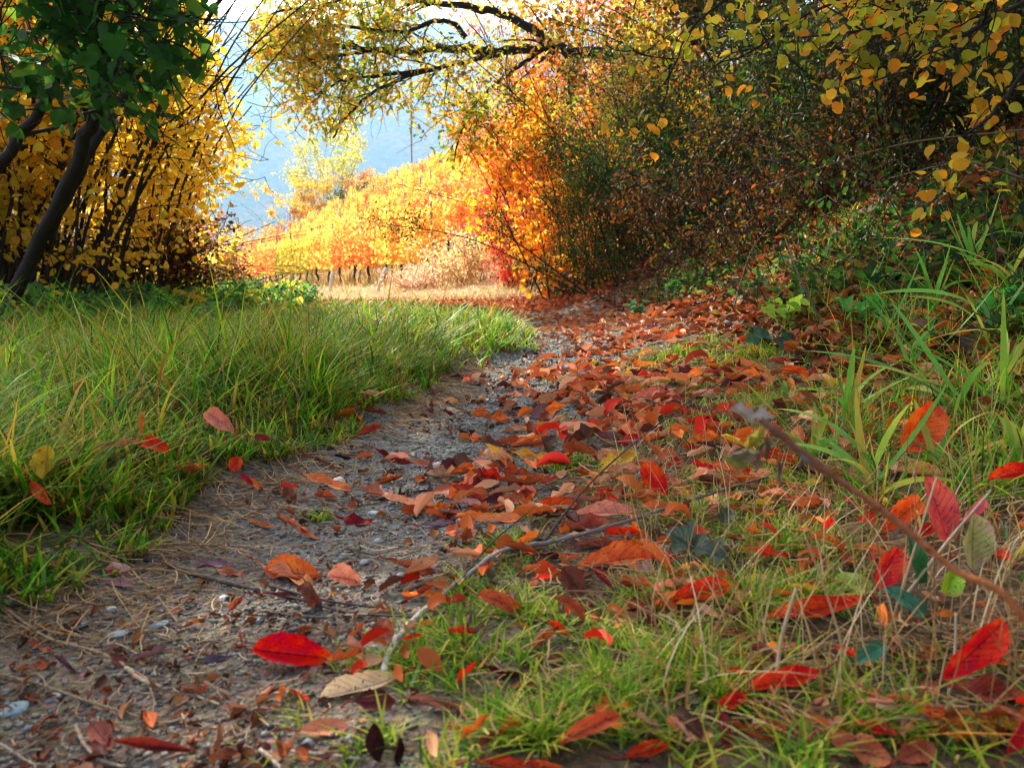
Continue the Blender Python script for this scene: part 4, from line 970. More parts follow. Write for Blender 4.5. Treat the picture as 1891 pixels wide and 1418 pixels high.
H((1602, 1106), (1404, 1146), .26, 45, (1.0, .3, .4, .03), ('#e8381c', '#c8401c'), 'long red orange leaf, its middle in shadow, among straw', .015, lm='long red orange leaf', petiole=.15)
H((1524, 1240), (1372, 1272), .32, 40, (.7, .3, .3, .03), ('#f4381c', '#ee2a1c'), 'vivid red leaf lying across the grass in the lower right', .015, lm='vivid red leaf')
H((1382, 1278), (1318, 1312), .5, 50, WV, ('#f02c1c', '#e8201c'), 'small vivid red leaf joined to the end of the longer red one', .01)
H((1330, 1310), (1345, 1388), .4, 65, WV, ('#943034', '#74242a'), 'wine red leaf hanging down below the vivid red leaves')
H((1728, 1262), (1872, 1152), .42, 60, (.9, -.2, .3, .02), ('#f4301c', '#ee1c14'), 'largest red leaf rising on edge at the lower right', .02, lm='largest red leaf')
H((1735, 1272), (1891, 1290), .35, 30, WV, ('#b85a4c', '#94402f'), 'brownish red leaf under the largest red leaf')
H((1026, 1388), (1152, 1332), .34, 45, (.9, -.6, .3, .03), ('#d8643c', '#b85030'), 'rust orange leaf arching up from the bottom grass', .01, lm='rust orange leaf', petiole=.4)
H((868, 1408), (1050, 1420), .28, 35, CU, ('#cf5a34', '#a8341c'), 'rust red leaf cut by the bottom edge')
H((702, 1412), (690, 1340), .6, 80, (.8, .3, .2, .03), DK, 'nearly black upright leaf at the bottom left of the grass', .0, lm='nearly black upright leaf')
H((740, 1415), (738, 1355), .7, 75, CU, ('#3f1e20', '#2c1416'), 'dark brown upright leaf right of the nearly black one')
H((742, 1292), (885, 1318), .3, 30, CU, ('#a8705c', '#84503f'), 'long dull brown leaf with a dark hole below the cream leaf', petiole=0, lm='long dull brown leaf')
H((552, 1350), (646, 1344), .45, 25, FL, ('#d88a68', '#c47452'), 'salmon brown spotted leaf under the grey stone at the bottom')
H((1150, 1402), (1238, 1380), .55, 40, FO, ('#e8542c', '#d8421c'), 'orange red leaf at the bottom edge of the grass')
H((1305, 1178), (1412, 1204), .28, 45, (1.3, -.8, .8, .06), ('#a8644c', '#8a4c38'), 'twisted brown leaf arching in the lower grass')
H((1525, 1368), (1642, 1408), .5, 40, WV, ('#c9704c', '#a8583c'), 'crumpled salmon brown leaf at the bottom right edge')
H((1648, 1408), (1730, 1382), .6, 45, WV, ('#c4684a', '#a85038'), 'second crumpled salmon leaf right of the first at the bottom edge')
H((1852, 1392), (1895, 1330), .6, 65, FO, ('#c81c24', '#a0141c'), 'deep red leaf cut by the lower right corner', .01)
H((1172, 1288), (1196, 1240), .6, 65, CU, DK, 'black brown folded leaf between two grass tufts')
H((1240, 1296), (1270, 1278), .6, 45, CU, ('#a84444', '#843434'), 'dusty red leaf scrap left of the vivid red leaves')
H((1262, 1300), (1295, 1290), .6, 45, WV, ('#c4b49a', '#a8947a'), 'papery beige leaf scrap beside the dusty red one')
H((1465, 1215), (1525, 1200), .5, 40, RO, ('#a0604c', '#844a38'), 'crumpled brown leaf behind the vivid red leaf')
H((1440, 690), (1490, 700), .5, 50, FO, ('#f0702c', '#e8581c'), 'bright orange folded leaf at the foot of the bank', .02)
H((1745, 560), (1785, 548), .6, 60, FO, ('#e8381c', '#d8301c'), 'red folded leaf high on the green bank')
# green and ivy leaves lying or growing low
M_IVY = leaf_material('ivy', .15, .35, .5, detail=True)
def ivy(c, tip, asp, tau, label, cols=('#56624e', '#465440'), lift=.01, lobes=True, name='ivy_leaf'):
    o = hero(c, tip, asp, tau, (.3, -.3, .2, .03), cols, label, lift, 0, p=.35, q=.6, serr=0, grp='green leaves low in the litter', name=name, mat=M_IVY)
    if lobes:
        me = o.data; co = np.zeros(len(me.vertices) * 3); me.vertices.foreach_get('co', co); co = co.reshape(-1, 3)
        uu = (co[:, 0] - co[:, 0].min()) / np.ptp(co[:, 0]); co[:, 1] *= 1 + .28 * np.cos(uu * 2 * np.pi * 2 - .9) * (uu < .95)
        me.vertices.foreach_set('co', co.ravel()); me.update()
    return o
ivy((1290, 1025), (1232, 985), .95, 50, 'slate grey green ivy leaf with pale veins, left lobe leaf of the pair', lift=.012)
ivy((1285, 1015), (1348, 1040), .8, 45, 'slate green ivy leaf right of the paler veined one', lift=.01)
ivy((1330, 965), (1352, 940), .9, 50, 'small blue grey ivy leaf resting on a brown leaf', lift=.02)
ivy((1385, 640), (1425, 612), .9, 50, 'blue green ivy leaf at the foot of the bank', ('#40604c', '#34523f'), .02)
ivy((1440, 640), (1470, 618), .9, 50, 'second blue green ivy leaf, right of its neighbour at the foot of the bank', ('#3c5a48', '#304c3c'), .02)
ivy((1640, 1192), (1568, 1230), .4, 50, 'smooth blue green leaf pointing left among the straw', ('#3f7a5a', '#2f6a4c'), .015, False, 'green_leaf')
ivy((1705, 1140), (1640, 1092), .4, 55, 'smooth blue green leaf behind the dry stalks', ('#3f7a5c', '#2f6a4e'), .02, False, 'green_leaf')
ivy((1702, 1090), (1676, 985), .3, 80, 'dark green blade shaped leaf crossing the brown stem', ('#2f6a3a', '#3f7a4a'), .01, False, 'green_leaf')
ivy((1605, 1096), (1545, 1068), .6, 40, 'yellow green spotted leaf behind the long red orange leaf', ('#a8b84a', '#94a440'), .01, False, 'green_leaf')
ivy((1742, 1100), (1770, 1050), .8, 65, 'lime green leaf with dark flecks under the brown stem', ('#9ac41c', '#84ac1c'), .02, False, 'green_leaf')

HA = np.array(HEROES)
def clear(x, y, f=.5, ahead=.02, keep=0.0):
    """True where a small thing would not bury a named leaf"""
    x = np.asarray(x); ok = np.ones(len(x), bool)
    for a, b4, l_ in HA:
        ok &= (((x - a) / (l_ * f + .004)) ** 2 + ((y - b4 + ahead * .7) / (l_ * f * .55 + ahead)) ** 2) > 1
    return ok | (R.rand(len(x)) < keep)

# ---- the rest of the litter: scattered over the track, the right verge and a few in the left grass
def litter_field():
    pts = []
    n = 64000
    y = .5 + 12.5 * R.rand(n) ** 2.0; x = R.uniform(-1.6, 2.6, n) * (1 + .1 * y)
    px_ = path_x(y); ge = grass_edge(y)
    d = np.zeros(n)
    right = x - px_
    bare = sstep(1.3, 2.0, y)
    d += sstep(-.12, .18, right) * (.29 + .17 * sstep(1.2, 2.2, y)) * (1 - .7 * sstep(.9, 2.4, x - .55))    # right of the rut
    d += (x > ge) * (right <= .05) * (.03 + .07 * sstep(1.5, 3.0, y) + .3 * sstep(4, 6, y))
    d += (x <= ge) * .032
    d *= .35 + 1.0 * sstep(.35, .6, fbm(x * 4, y * 4, 61))
    d *= 1 - .8 * sstep(1.2, .9, y) * (right < .16)
    d *= .8 + .2 * sstep(.6, 1.2, y)
    k = R.rand(n) < d
    return x[k], y[k]
lx, ly = litter_field()
# keep only the field of view and thin by the area of one leaf
inview = np.abs(lx) < .68 * ly + .12
L = np.clip(R.normal(.062, .014, len(lx)), .03, .08) * (.42 + .58 * sstep(.55, 1.5, ly))
app = L / ly * np.where(inview, 1, .001)
ordr = np.argsort(-app); lx, ly, L = lx[ordr], ly[ordr], L[ordr]
# do not bury the named leaves: drop those whose image falls on one of them
k = clear(lx, ly, .46, .012); lx, ly, L = lx[k], ly[k], L[k]
NL = len(lx)
KINDS = [('rust brown', '#bc5c34', 24), ('dark brown', '#6a3c2c', 9), ('maroon', '#6c2a2c', 5), ('tan', '#e4a67c', 19), ('orange brown', '#dc7034', 24),
         ('dull red', '#b0402f', 5), ('orange', '#f8842c', 8), ('red', '#f0341c', 4), ('yellow', '#f5bc34', 3), ('salmon', '#f09c7c', 6), ('mauve brown', '#8c6060', 4)]
kw = np.array([a[2] for a in KINDS], float); kw /= kw.sum()
ck = R.choice(len(KINDS), NL, p=kw)
nr_ = (ly < 1.7) & (lx > path_x(ly) + .15) & (R.rand(NL) < .22); ck[nr_] = R.choice([6, 7, 4, 9], nr_.sum(), p=[.35, .35, .2, .1])
SHP = [('curled', 1.7, .7, .8, .07), ('flat', .4, .3, .3, .03), ('folded', 1.2, -.2, .3, .03), ('wavy', .7, .7, .9, .1), ('rolled', 2.7, .5, .5, .08), ('arched', .7, -1.3, .4, .04)]
sk = R.choice(6, NL, p=[.26, .2, .14, .2, .1, .1])
def rand_frames(n, tiltsd):
    yaw = R.rand(n) * 6.283; rl = R.randn(n) * tiltsd; pt = R.randn(n) * tiltsd * .6
    u = np.stack([np.cos(yaw) * np.cos(pt), np.sin(yaw) * np.cos(pt), np.sin(pt)], 1)
    nz = norm(np.cross(u, np.stack([np.sin(yaw), -np.cos(yaw), 0 * yaw], 1))); nz = nz * np.sign(nz[:, 2:3] + 1e-9)
    v0 = np.cross(nz, u); v = v0 * np.cos(rl)[:, None] + nz * np.sin(rl)[:, None]
    return np.stack([u, v, np.cross(u, v)], 2)
NI = 300 - sum(o.name.startswith('fallen_leaf') for o in bpy.data.objects) - 2
asp = R.uniform(.32, .6, NL)
Fr = rand_frames(NL, .38)
par = np.array([s_[1:] for s_ in SHP])[sk] * R.uniform(.7, 1.6, (NL, 4))
hgt = height(lx, ly)
used = {}
def project(p):
    d = np.asarray(p) - np.array([0, 0, CAMH]); f = d[1] * CP - d[2] * SP; u_ = d[1] * SP + d[2] * CP
    return 945.5 + FPX * d[0] / f, 709 - FPX * u_ / f
lms = np.array([(a, b2) for a, b2, _ in LANDMARKS])
lab_rows = []
for i in range(NI):
    V, uv, qd = leaf_local(1, L[i], asp[i], *par[i], 13, 7, serr=.1, irr=.16)
    F = Fr[i]; Wd = V[0] @ F.T
    ctr = np.array([lx[i], ly[i], hgt[i]])
    inl = .02 if lx[i] < grass_edge(ly[i]) else .004 + .014 * R.rand() * (lx[i] > path_x(ly[i]) + .15)
    gap = np.percentile(Wd[:, 2] + ctr[2] - height(Wd[:, 0] + ctr[0], Wd[:, 1] + ctr[1]), 5); ctr[2] += -gap + inl
    mb = MB(); c1 = srgb(KINDS[ck[i]][1]); t = np.clip((fbm(uv[:, 0] * 3 + i, uv[:, 1] * 1.5 + i, 3, 2) - .5) * 3 + .5, 0, 1)[:, None]
    mb.add(V[0], c1 * (.75 + .5 * R.rand()) * (1 - .35 * t), qd, None, uv)
    o = mb.build('fallen_leaf', M_DEAD, None, cat='leaf', group='fallen leaves on the path and verges')
    M = Matrix.Identity(4)
    for a in range(3):
        for b3 in range(3): M[a][b3] = F[a, b3]
        M[a][3] = ctr[a]
    o.matrix_world = M
    q = project(ctr); dd = lms - np.array(q); dn = np.hypot(dd[:, 0], dd[:, 1] * 1.6); j = int(np.argmin(dn))
    ddx, ddy = -dd[j]
    side = ('right of' if ddx > 0 else 'left of') if abs(ddx) > abs(ddy) * 1.2 else ('in front of' if ddy > 0 else 'behind')
    key = ('%s %s' % (KINDS[ck[i]][0], SHP[sk[i]][0]), side, LANDMARKS[j][2])
    lab_rows.append((key, dn[j], o))
from collections import defaultdict
gr = defaultdict(list)
for key, dn_, o in lab_rows: gr[key].append((dn_, o.name, o))
NEAR = ['nearest to it', 'second nearest to it', 'third nearest to it', 'fourth nearest to it', 'fifth nearest to it', 'sixth nearest to it', 'seventh nearest to it', 'eighth nearest to it']
for key, lst in gr.items():
    lst.sort(key=lambda a: (a[0], a[1]))
    for r_, (_, _, o) in enumerate(lst):
        o['label'] = '%s leaf %s the %s' % key + ('' if len(lst) == 1 else ', ' + NEAR[min(r_, 7)])
# everything smaller in view, as one carpet
def litter_mass(x, y, L, asp, par, cols, lift=.003, tilt=.38, name='leaf_litter', nu=5, nv=3, z=None, mat=None):
    N = len(x); V, uv, qd = leaf_local(N, L, asp, par[:, 0], par[:, 1], par[:, 2], par[:, 3], nu, nv)
    F = rand_frames(N, tilt); W = np.einsum('nij,nkj->nki', F, V)
    zz = height(x, y) if z is None else z
    W[..., 2] -= np.percentile(W[..., 2], 8, axis=1)[:, None]
    W = W + np.stack([x, y, zz + lift], 1)[:, None]
    m = nu * nv
    mb = MB(); mb.add(W.reshape(-1, 3), np.repeat(cols, m, 0), (np.arange(N)[:, None, None] * m + qd[None]).reshape(-1, 4), None, np.tile(uv, (N, 1)))
    return mb.build(name, mat or M_LIT, kind='stuff')
cols = np.array([srgb(a[1]) for a in KINDS])[ck] * R.uniform(.6, 1.25, (NL, 1))
fz = (.45 * sstep(2.0, 5.0, ly))[:, None]; cols = cols * (1 - fz) + np.array([srgb(q) for q in ('#b07048', '#8f5434', '#c88a5c')])[R.randint(0, 3, NL)] * fz
litter_mass(lx[NI:], ly[NI:], L[NI:], asp[NI:], par[NI:], cols[NI:], nu=7, nv=5, lift=np.where(lx[NI:] > path_x(ly[NI:]) + .15, .003 + .016 * R.rand(NL - NI), .003))
# crumbs of broken leaf trodden into the track and the verge
n = 7000; y = .5 + 3.2 * R.rand(n) ** 1.5; x = grass_edge(y) + .02 + R.rand(n) * (.66 * y + .1 - grass_edge(y)); k = (fbm(x * 5, y * 5, 131) > .42) & clear(x, y, .4, .005); x, y = x[k], y[k]; N = len(x)
litter_mass(x, y, R.uniform(.004, .017, N) * (.7 + .4 * y), R.uniform(.3, .9, N), np.array([s_[1:] for s_ in SHP])[R.choice(6, N)], pick(['#8a4e30', '#a8683c', '#5a3424', '#c0824e', '#6a3020', '#b85a34'], N, [4, 3, 4, 2, 2, 1]) * R.uniform(.6, 1.1, (N, 1)), .001, .6)
# bank litter
n = 62000
y = .2 + 16 * R.rand(n) ** 1.3; x = .75 + (.85 * y + 1.3) * R.rand(n) ** .9
k = (R.rand(n) < .25 + 1.2 * (fbm(x * 1.2, y * 1.2, 71) - .25)) & (x < .9 * y + 1.6); x, y = x[k], y[k]
N = len(x); LL = np.clip(R.normal(.055, .015, N), .02, .1)
bc = pick(['#9a4c2a', '#b85c30', '#6f3c28', '#cc6c33', '#dc8844', '#50301f', '#a84424'], N, [3, 3, 3, 2, 1, 3, 2]) * R.uniform(.4, .85, (N, 1))  # litter darkened here, the shade of the bank painted in
pr = np.array([s_[1:] for s_ in SHP])[R.choice(6, N)]
litter_mass(x, y, LL, R.uniform(.35, .7, N), pr, bc, .01, .6)
# under the far crest: leaves blown across the bend, and under the hedge
n = 7000; y = R.uniform(8, 13.5, n); x = path_x(y) + R.randn(n) * .9; N = n
litter_mass(x, y, R.uniform(.05, .1, N), R.uniform(.35, .7, N), np.array([s_[1:] for s_ in SHP])[R.choice(6, N)], pick(['#b84c24', '#cc6c3c', '#8f4a2c', '#d8905c'], N), .01, .5)
n = 7000; y = 3.5 + 7 * R.rand(n); x = -2.6 - R.rand(n) * 4; N = n
litter_mass(x, y, R.uniform(.04, .08, N), R.uniform(.35, .8, N), np.array([s_[1:] for s_ in SHP])[R.choice(6, N)], pick(['#7a4a2c', '#a8742c', '#5a3424', '#c99a34'], N), .01, .5)

# ------------------------------------------------------------------ grass
def blades(mb, x, y, h, w, lean, bend, cols, tipc=None, z=None, az=None, seg=4, bow=.35):
    n = len(x); z = height(x, y) - .003 if z is None else z
    az = R.rand(n) * 6.283 if az is None else az
    t = np.linspace(0, 1, seg + 1)[None, :, None]
    hd = np.stack([np.cos(az), np.sin(az), 0 * az], 1)[:, None]; sd_ = np.stack([-np.sin(az), np.cos(az), 0 * az], 1)[:, None]
    h = h[:, None, None]; w = w[:, None, None]; lean = lean[:, None, None]; bend = bend[:, None, None]
    p = np.stack([x, y, z], 1)[:, None] + hd * h * (lean * t + bend * t ** 2) + np.array([0, 0, 1.])[None, None] * h * (t - bow * bend * t ** 2)
    wt = w * (1 - t ** 2.2) * (.65 + .5 * np.sin(t * 2.6))
    a = p - sd_ * wt * .5; b = p[:, :] + sd_ * wt * .5
    v = np.stack([a, b], 2)          # n, seg+1, 2, 3
    v = v.reshape(n, -1, 3)
    i = np.arange(seg)[:, None] * 2; q = np.concatenate([i, i + 1, i + 3, i + 2], 1)
    m = 2 * (seg + 1)
    c = np.repeat(cols[:, None], m, 1)
    if tipc is not None:
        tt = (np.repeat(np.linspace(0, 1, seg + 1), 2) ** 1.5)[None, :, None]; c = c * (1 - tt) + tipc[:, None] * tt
    mb.add(v.reshape(-1, 3), c.reshape(-1, 3), (np.arange(n)[:, None, None] * m + q[None]).reshape(-1, 4))
GP = ['#4a921e', '#68ac1f', '#8cc428', '#2f6a24', '#b0c434', '#dcc84a', '#6fa05c', '#d0b04a', '#de9a3a']
GW = [6, 7, 6, 4, 4, 2.0, 2, 1.8, 1.5]
def grass_cols(n, w=GW):
    c = pick(GP, n, w) * R.uniform(.6, 1.25, (n, 1)); tip = c.copy()
    k = R.rand(n) < .22; tip[k] = pick(['#c9a84a', '#d8c070', '#c4803a'], k.sum()); return c, tip
mb = MB()
for n, ya, yb, pw, hs_n, wd in ((62000, .62, 2.7, 1.3, 1.0, .0042), (44000, 2.5, 6.0, 1.2, 1.0, .0062), (30000, 5.5, 11.0, 1.0, .85, .0105)):
    y = ya + (yb - ya) * R.rand(n) ** pw
    lo = -.70 * y - .6; ge = grass_edge(y) + .03 * np.sin(y * 9) - .015
    x = ge - (ge - lo) * R.rand(n) ** 1.15
    f = fbm(x * 5, y * 5, 81, 3); g2 = fbm(x * 1.3, y * 1.3, 83, 2)
    k = R.rand(n) < np.clip((f - .33) * 4.5, .12, 1)
    # hedge foot is not grass
    k &= x > -2.95 + .05 * (y - 5) + .5 * (g2 - .5)
    k &= (y < 9.2 + 1.5 * g2)
    k &= clear(x, y, .5, .03, .12) | (y > 2.8)
    x, y, f, g2 = x[k], y[k], f[k], g2[k]; m = len(x)
    edge = sstep(0, .22, grass_edge(y) - x)
    h = (.028 + .060 * edge * (.2 + 1.6 * g2 + 1.1 * (fbm(x * 3.1, y * 3.1, 89, 2) > .58)) + .02 * sstep(2.0, 3, y) * (g2 > .5)) * (1 - .4 * sstep(3.5, 7, y)) * R.uniform(.55, 1.35, m) * hs_n
    tall = R.rand(m) < .06; h[tall] *= 1.7
    c, tp = grass_cols(m)
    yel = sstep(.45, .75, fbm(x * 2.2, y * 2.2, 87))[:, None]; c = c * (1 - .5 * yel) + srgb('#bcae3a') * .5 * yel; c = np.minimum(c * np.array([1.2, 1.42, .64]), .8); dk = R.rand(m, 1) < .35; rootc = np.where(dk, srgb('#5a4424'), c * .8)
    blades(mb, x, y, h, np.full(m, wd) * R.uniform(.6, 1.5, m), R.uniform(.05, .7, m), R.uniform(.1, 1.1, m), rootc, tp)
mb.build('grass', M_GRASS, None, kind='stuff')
# right verge: short fresh tufts between the leaves, straw and stray long blades
mb = MB()
TUFT = [(900, 1190, .085, .04), (960, 1150, .06, .035), (760, 1230, .06, .025), (1010, 1060, .07, .022), (1050, 860, .08, .025), (1000, 950, .08, .02), (1080, 800, .07, .02), (880, 1340, .10, .03), (1000, 1380, .09, .035),
        (1150, 1300, .08, .04), (1280, 1130, .07, .04), (1250, 1060, .06, .03), (1180, 930, .08, .03), (1300, 960, .09, .04), (1370, 1130, .08, .04), (1420, 1200, .08, .035), (1300, 800, .14, .04), (1400, 760, .16, .05),
        (1230, 720, .14, .04), (1060, 700, .1, .02), (1480, 1350, .09, .04), (700, 1360, .07, .025), (1170, 1110, .06, .03), (1450, 1020, .1, .04), (1380, 900, .12, .04), (1500, 1120, .08, .04), (1330, 1300, .08, .04), (1250, 660, .2, .05),
        (1150, 1210, .05, .03), (620, 1310, .03, .02), (850, 1100, .05, .022), (930, 1010, .06, .022), (1400, 660, .25, .06), (1100, 1400, .08, .035), (590, 960, .02, .02), (665, 1225, .02, .018), (1290, 1230, .07, .035), (1600, 1300, .08, .035)]
for px, py, r, hh in TUFT:
    c0 = G(px, py); m = int(9000 * r * (1 if c0[1] < 1.5 else .7)); m = int(min(m, 1000) * (.75 if hh > .03 else .5))
    rr = r * np.abs(R.randn(m)) * .7; aa = R.rand(m) * 6.283
    x = c0[0] + rr * np.cos(aa); y = c0[1] + rr * np.sin(aa)
    kk = clear(x, y, .5, .025); x, y, rr = x[kk], y[kk], rr[kk]; m = len(x)
    c = pick(['#6a9a20', '#8cac2c', '#a8bc3c', '#54802a', '#c4c44a', '#dcc05c'], m, [4, 5, 4, 3, 2, 1.6]) * R.uniform(.8, 1.2, (m, 1))
    blades(mb, x, y, hh * R.uniform(.5, 1.3, m) * (1 - .4 * rr / r / 1.4).clip(.4, 1), np.full(m, .0019 + .0007 * c0[1]), R.uniform(.05, .8, m), R.uniform(.1, 1.2, m), c)
n = 27000; y = .3 + 5.7 * R.rand(n) ** 1.4; x = path_x(y) + .15 + R.rand(n) ** .8 * (.62 * y + .9 - path_x(y))
k = (fbm(x * 6, y * 6, 91) > .56 - .08 * sstep(1, 2.5, y)) & clear(x, y, .5, .025); x, y = x[k], y[k]; m = len(x)
c, tp = grass_cols(m, [4, 5, 5, 2, 3, 3, 2, 2.5, 2])
rt = sstep(.3, 1.0, x - path_x(y))
blades(mb, x, y, (.018 + .04 * rt) * R.uniform(.5, 1.6, m), (.0018 + .0009 * y) * R.uniform(.6, 1.4, m), R.uniform(.05, 1.0, m), R.uniform(.1, 1.3, m), c, tp)
mb.build('grass', M_GRASS, None, kind='stuff')
# straw: dry blades and stems lying on the ground
mb = MB()
def straw(x, y, ln, w, pal, up=.012):
    q_ = clear(x, y, .5, .01); x, y, ln, w = x[q_], y[q_], ln[q_], w[q_]
    n = len(x); az = R.rand(n) * 6.283; k_ = 5; t = np.linspace(-.5, .5, k_)
    cv = R.randn(n) * .5
    X_ = x[:, None] + ln[:, None] * (t * np.cos(az)[:, None] - cv[:, None] * (t ** 2) * np.sin(az)[:, None]); Y_ = y[:, None] + ln[:, None] * (t * np.sin(az)[:, None] + cv[:, None] * t ** 2 * np.cos(az)[:, None])
    Z_ = height(X_, Y_) + .0015 + up * R.rand(n)[:, None] + (t[None] * ln[:, None]) * R.randn(n)[:, None] * .12
    Z_ = np.maximum(Z_, height(X_, Y_) + .0006)
    pc_ = np.stack([X_, Y_, Z_], -1); sx_ = np.stack([-np.sin(az), np.cos(az), R.randn(n) * .5], 1)[:, None] * w[:, None, None]
    a, b = pc_ - sx_ * .5, pc_ + sx_ * .5; top = pc_ + np.array([0, 0, .5]) * w[:, None, None]
    v = np.stack([a, top, b], 2).reshape(n, -1, 3)
    q = []
    for s_ in range(k_ - 1):
        for e_ in range(2): q.append((s_ * 3 + e_, s_ * 3 + e_ + 1, s_ * 3 + e_ + 4, s_ * 3 + e_ + 3))
    c = pick(pal, n) * R.uniform(.7, 1.2, (n, 1))
    mb.add(v.reshape(-1, 3), np.repeat(c, 3 * k_, 0), (np.arange(n)[:, None, None] * 3 * k_ + np.array(q)[None]).reshape(-1, 4))
SP_ = ['#94785a', '#7a6048', '#ad9270', '#66503c', '#8a6c54', '#bfa685', '#5a4434']
n = 9000; y = .5 + .75 * R.rand(n) ** .9; x = -.7 * y + R.rand(n) * 1.4 * y; k = (x > grass_edge(y) - .02); straw(x[k], y[k], np.exp(R.randn(k.sum()) * .5) * .014, R.uniform(.0006, .0016, k.sum()), SP_, .003)
n = 6500; y = .5 + 3.0 * R.rand(n) ** 1.3; x = path_x(y) + .28 + R.rand(n) * (.68 * y - path_x(y)); straw(x, y, np.exp(R.randn(n) * .45) * .034 * (.6 + .4 * sstep(.5, 1.5, y)), R.uniform(.0008, .0016, n) * (1 + .3 * y), ['#a88a5a', '#947044', '#bca070', '#8a6238', '#b0743a', '#755a3a'], .03)
n = 2500; y = .7 + 2.3 * R.rand(n); x = grass_edge(y) + R.randn(n) * .07; straw(x, y, np.exp(R.randn(n) * .4) * .05, R.uniform(.0008, .0016, n), ['#8f6a42', '#b59060', '#6f4e32', '#c9a06a'], .01)
n = 1500; y = .52 + 1.2 * R.rand(n) ** 1.2; x = (.12 + .52 * R.rand(n)) * y + .02; k = clear(x, y, .4, .01, .1); x, y = x[k], y[k]; m = len(x)
blades(mb, x, y, R.uniform(.03, .11, m), R.uniform(.0009, .0017, m), R.uniform(-.2, .9, m), R.uniform(-.3, 1.2, m), pick(['#c4a878', '#a88a5a', '#d8c096', '#b08048', '#8f7048'], m), seg=6)
mb.build('straw', M_LIT, None, kind='stuff')
# dry sunlit grass on the far bend and below the vines
mb = MB(); n = 26000; y = 11.5 + 26 * R.rand(n) ** 1.4; x = path_x(y) + R.randn(n) * (2.2 + .06 * y)
k = (np.abs(x - path_x(y)) > path_hw(y) * .75 * R.rand(n)) & (hill_s(x, y) < 1.4); x, y = x[k], y[k]; m = len(x)
blades(mb, x, y, R.uniform(.05, .2, m) * (1 + .6 * sstep(-1.2, .3, hill_s(x, y))), R.uniform(.008, .016, m), R.uniform(.1, .8, m), R.uniform(.1, 1, m), pick(['#c9a878', '#b5a050', '#d8b898', '#c4907a', '#8f9440', '#a88a50'], m, None, np.stack([x, y, 0 * x], 1), .5), seg=3)
n = 30000; t = 60 * R.rand(n); s = -.5 + 17 * R.rand(n); x = ROW0[0] + ROWD[0] * t + ROWN[0] * s; y = ROW0[1] + ROWD[1] * t + ROWN[1] * s
blades(mb, x, y, R.uniform(.15, .5, n), R.uniform(.03, .06, n), R.uniform(.1, .8, n), R.uniform(.1, 1, n), pick(['#c9a050', '#a89440', '#8f7a44', '#c4884a', '#7a7a34'], n), seg=2)
mb.build('grass', M_GRASS, None, kind='stuff')

# ------------------------------------------------------------------ broad bladed grass plants on the right verge
BG = ['#5fa43c', '#6fae40', '#7fb84a', '#4a8f44', '#94bc48', '#a8b04a', '#b8a84a']
def broad(px, py, n, ln, label, w=.012, cp=BG, yy=None, lean=None):
    p = G(px, py) if yy is None else base_at(px, yy)
    e = empty('broad_leaved_grass', p, label, 'grass plant', 'broad bladed grass plants on the right verge')
    for k in range(n):
        m = MB(); az = R.rand() * 6.283 if lean is None else lean + R.randn() * .6
        l_ = ln * R.uniform(.6, 1.15); sg = 12; t = np.linspace(0, 1, sg); h0 = R.uniform(0, .35) * ln
        ln_, bd = R.uniform(.1, 1.2), R.uniform(-.3, 1.3)
        hd = np.array([math.cos(az), math.sin(az), 0]); sd_ = np.array([-math.sin(az), math.cos(az), 0])
        c_ = np.array([0, 0, h0]) + hd * l_ * (ln_ * t + .5 * bd * t ** 2)[:, None] + np.array([0, 0, 1]) * l_ * (.85 * t - .55 * bd * t ** 2)[:, None]
        wt = (w * R.uniform(.7, 1.2) * np.clip(np.sin(np.pi * (t * .86 + .14)) ** .6, .02, 1))[:, None]
        tw = (R.randn() * .7 * t)[:, None]; nn_ = np.cross(hd, sd_)
        sv = sd_ * np.cos(tw) + nn_ * np.sin(tw)
        a, b, mid = c_ - sv * wt * .5, c_ + sv * wt * .5, c_ - np.array([0, 0, .12]) * wt
        v = np.stack([a, mid, b], 1).reshape(-1, 3); q = []
        for s_ in range(sg - 1):
            for e_ in range(2): q.append((s_ * 3 + e_, s_ * 3 + e_ + 1, s_ * 3 + e_ + 4, s_ * 3 + e_ + 3))
        c1 = pick(cp, 1)[0] * R.uniform(.8, 1.15); c2 = srgb('#b5b04a') if R.rand() < .25 else c1
        tt = np.repeat(t, 3)[:, None] ** 2
        m.add(v, c1 * (1 - tt) + c2 * tt, q); m.build('blade', M_GRASS, e)
    m = MB(); tube(m, smooth_path([(0, 0, -.01), (.004, 0, ln * .25), (R.randn() * .02, R.randn() * .02, ln * .5)], 6), np.linspace(.0022, .001, 6), srgb('#6a8f3c'), 5); m.build('stem', M_GRASS, e)
B_ = [(1560, 800, 7, .15, 'tuft of broad grass left of the rose pink leaf'), (1610, 930, 7, .15, 'broad grass with one long spotted blade pointing down right of the brown stem'), (1680, 700, 8, .18, 'tall broad grass behind the speckled orange leaf'),
      (1770, 800, 8, .18, 'broad grass right behind the speckled orange leaf'), (1850, 760, 7, .22, 'broad grass sending long blades out past the right edge'), (1720, 600, 8, .2, 'upright broad grass on the lower bank'),
      (1830, 650, 8, .24, 'tallest yellowing broad grass near the right edge'), (1500, 880, 6, .13, 'low broad grass under the dried seed head'), (1640, 640, 6, .16, 'sparse bluish broad grass at the foot of the bank'),
      (1790, 520, 7, .22, 'broad grass high on the bank with blades against the dark'), (1880, 900, 6, .16, 'short broad grass beside the scarlet leaf at the edge'), (1730, 900, 6, .13, 'broad grass stems between tan leaf and coral leaf'),
      (1450, 760, 5, .12, 'thin bluish grass blade cluster behind the dried seed head'), (1600, 560, 5, .14, 'small bluish broad grass in the middle of the bank'), (1865, 560, 7, .2, 'pale green broad grass at the right edge of the bank')]
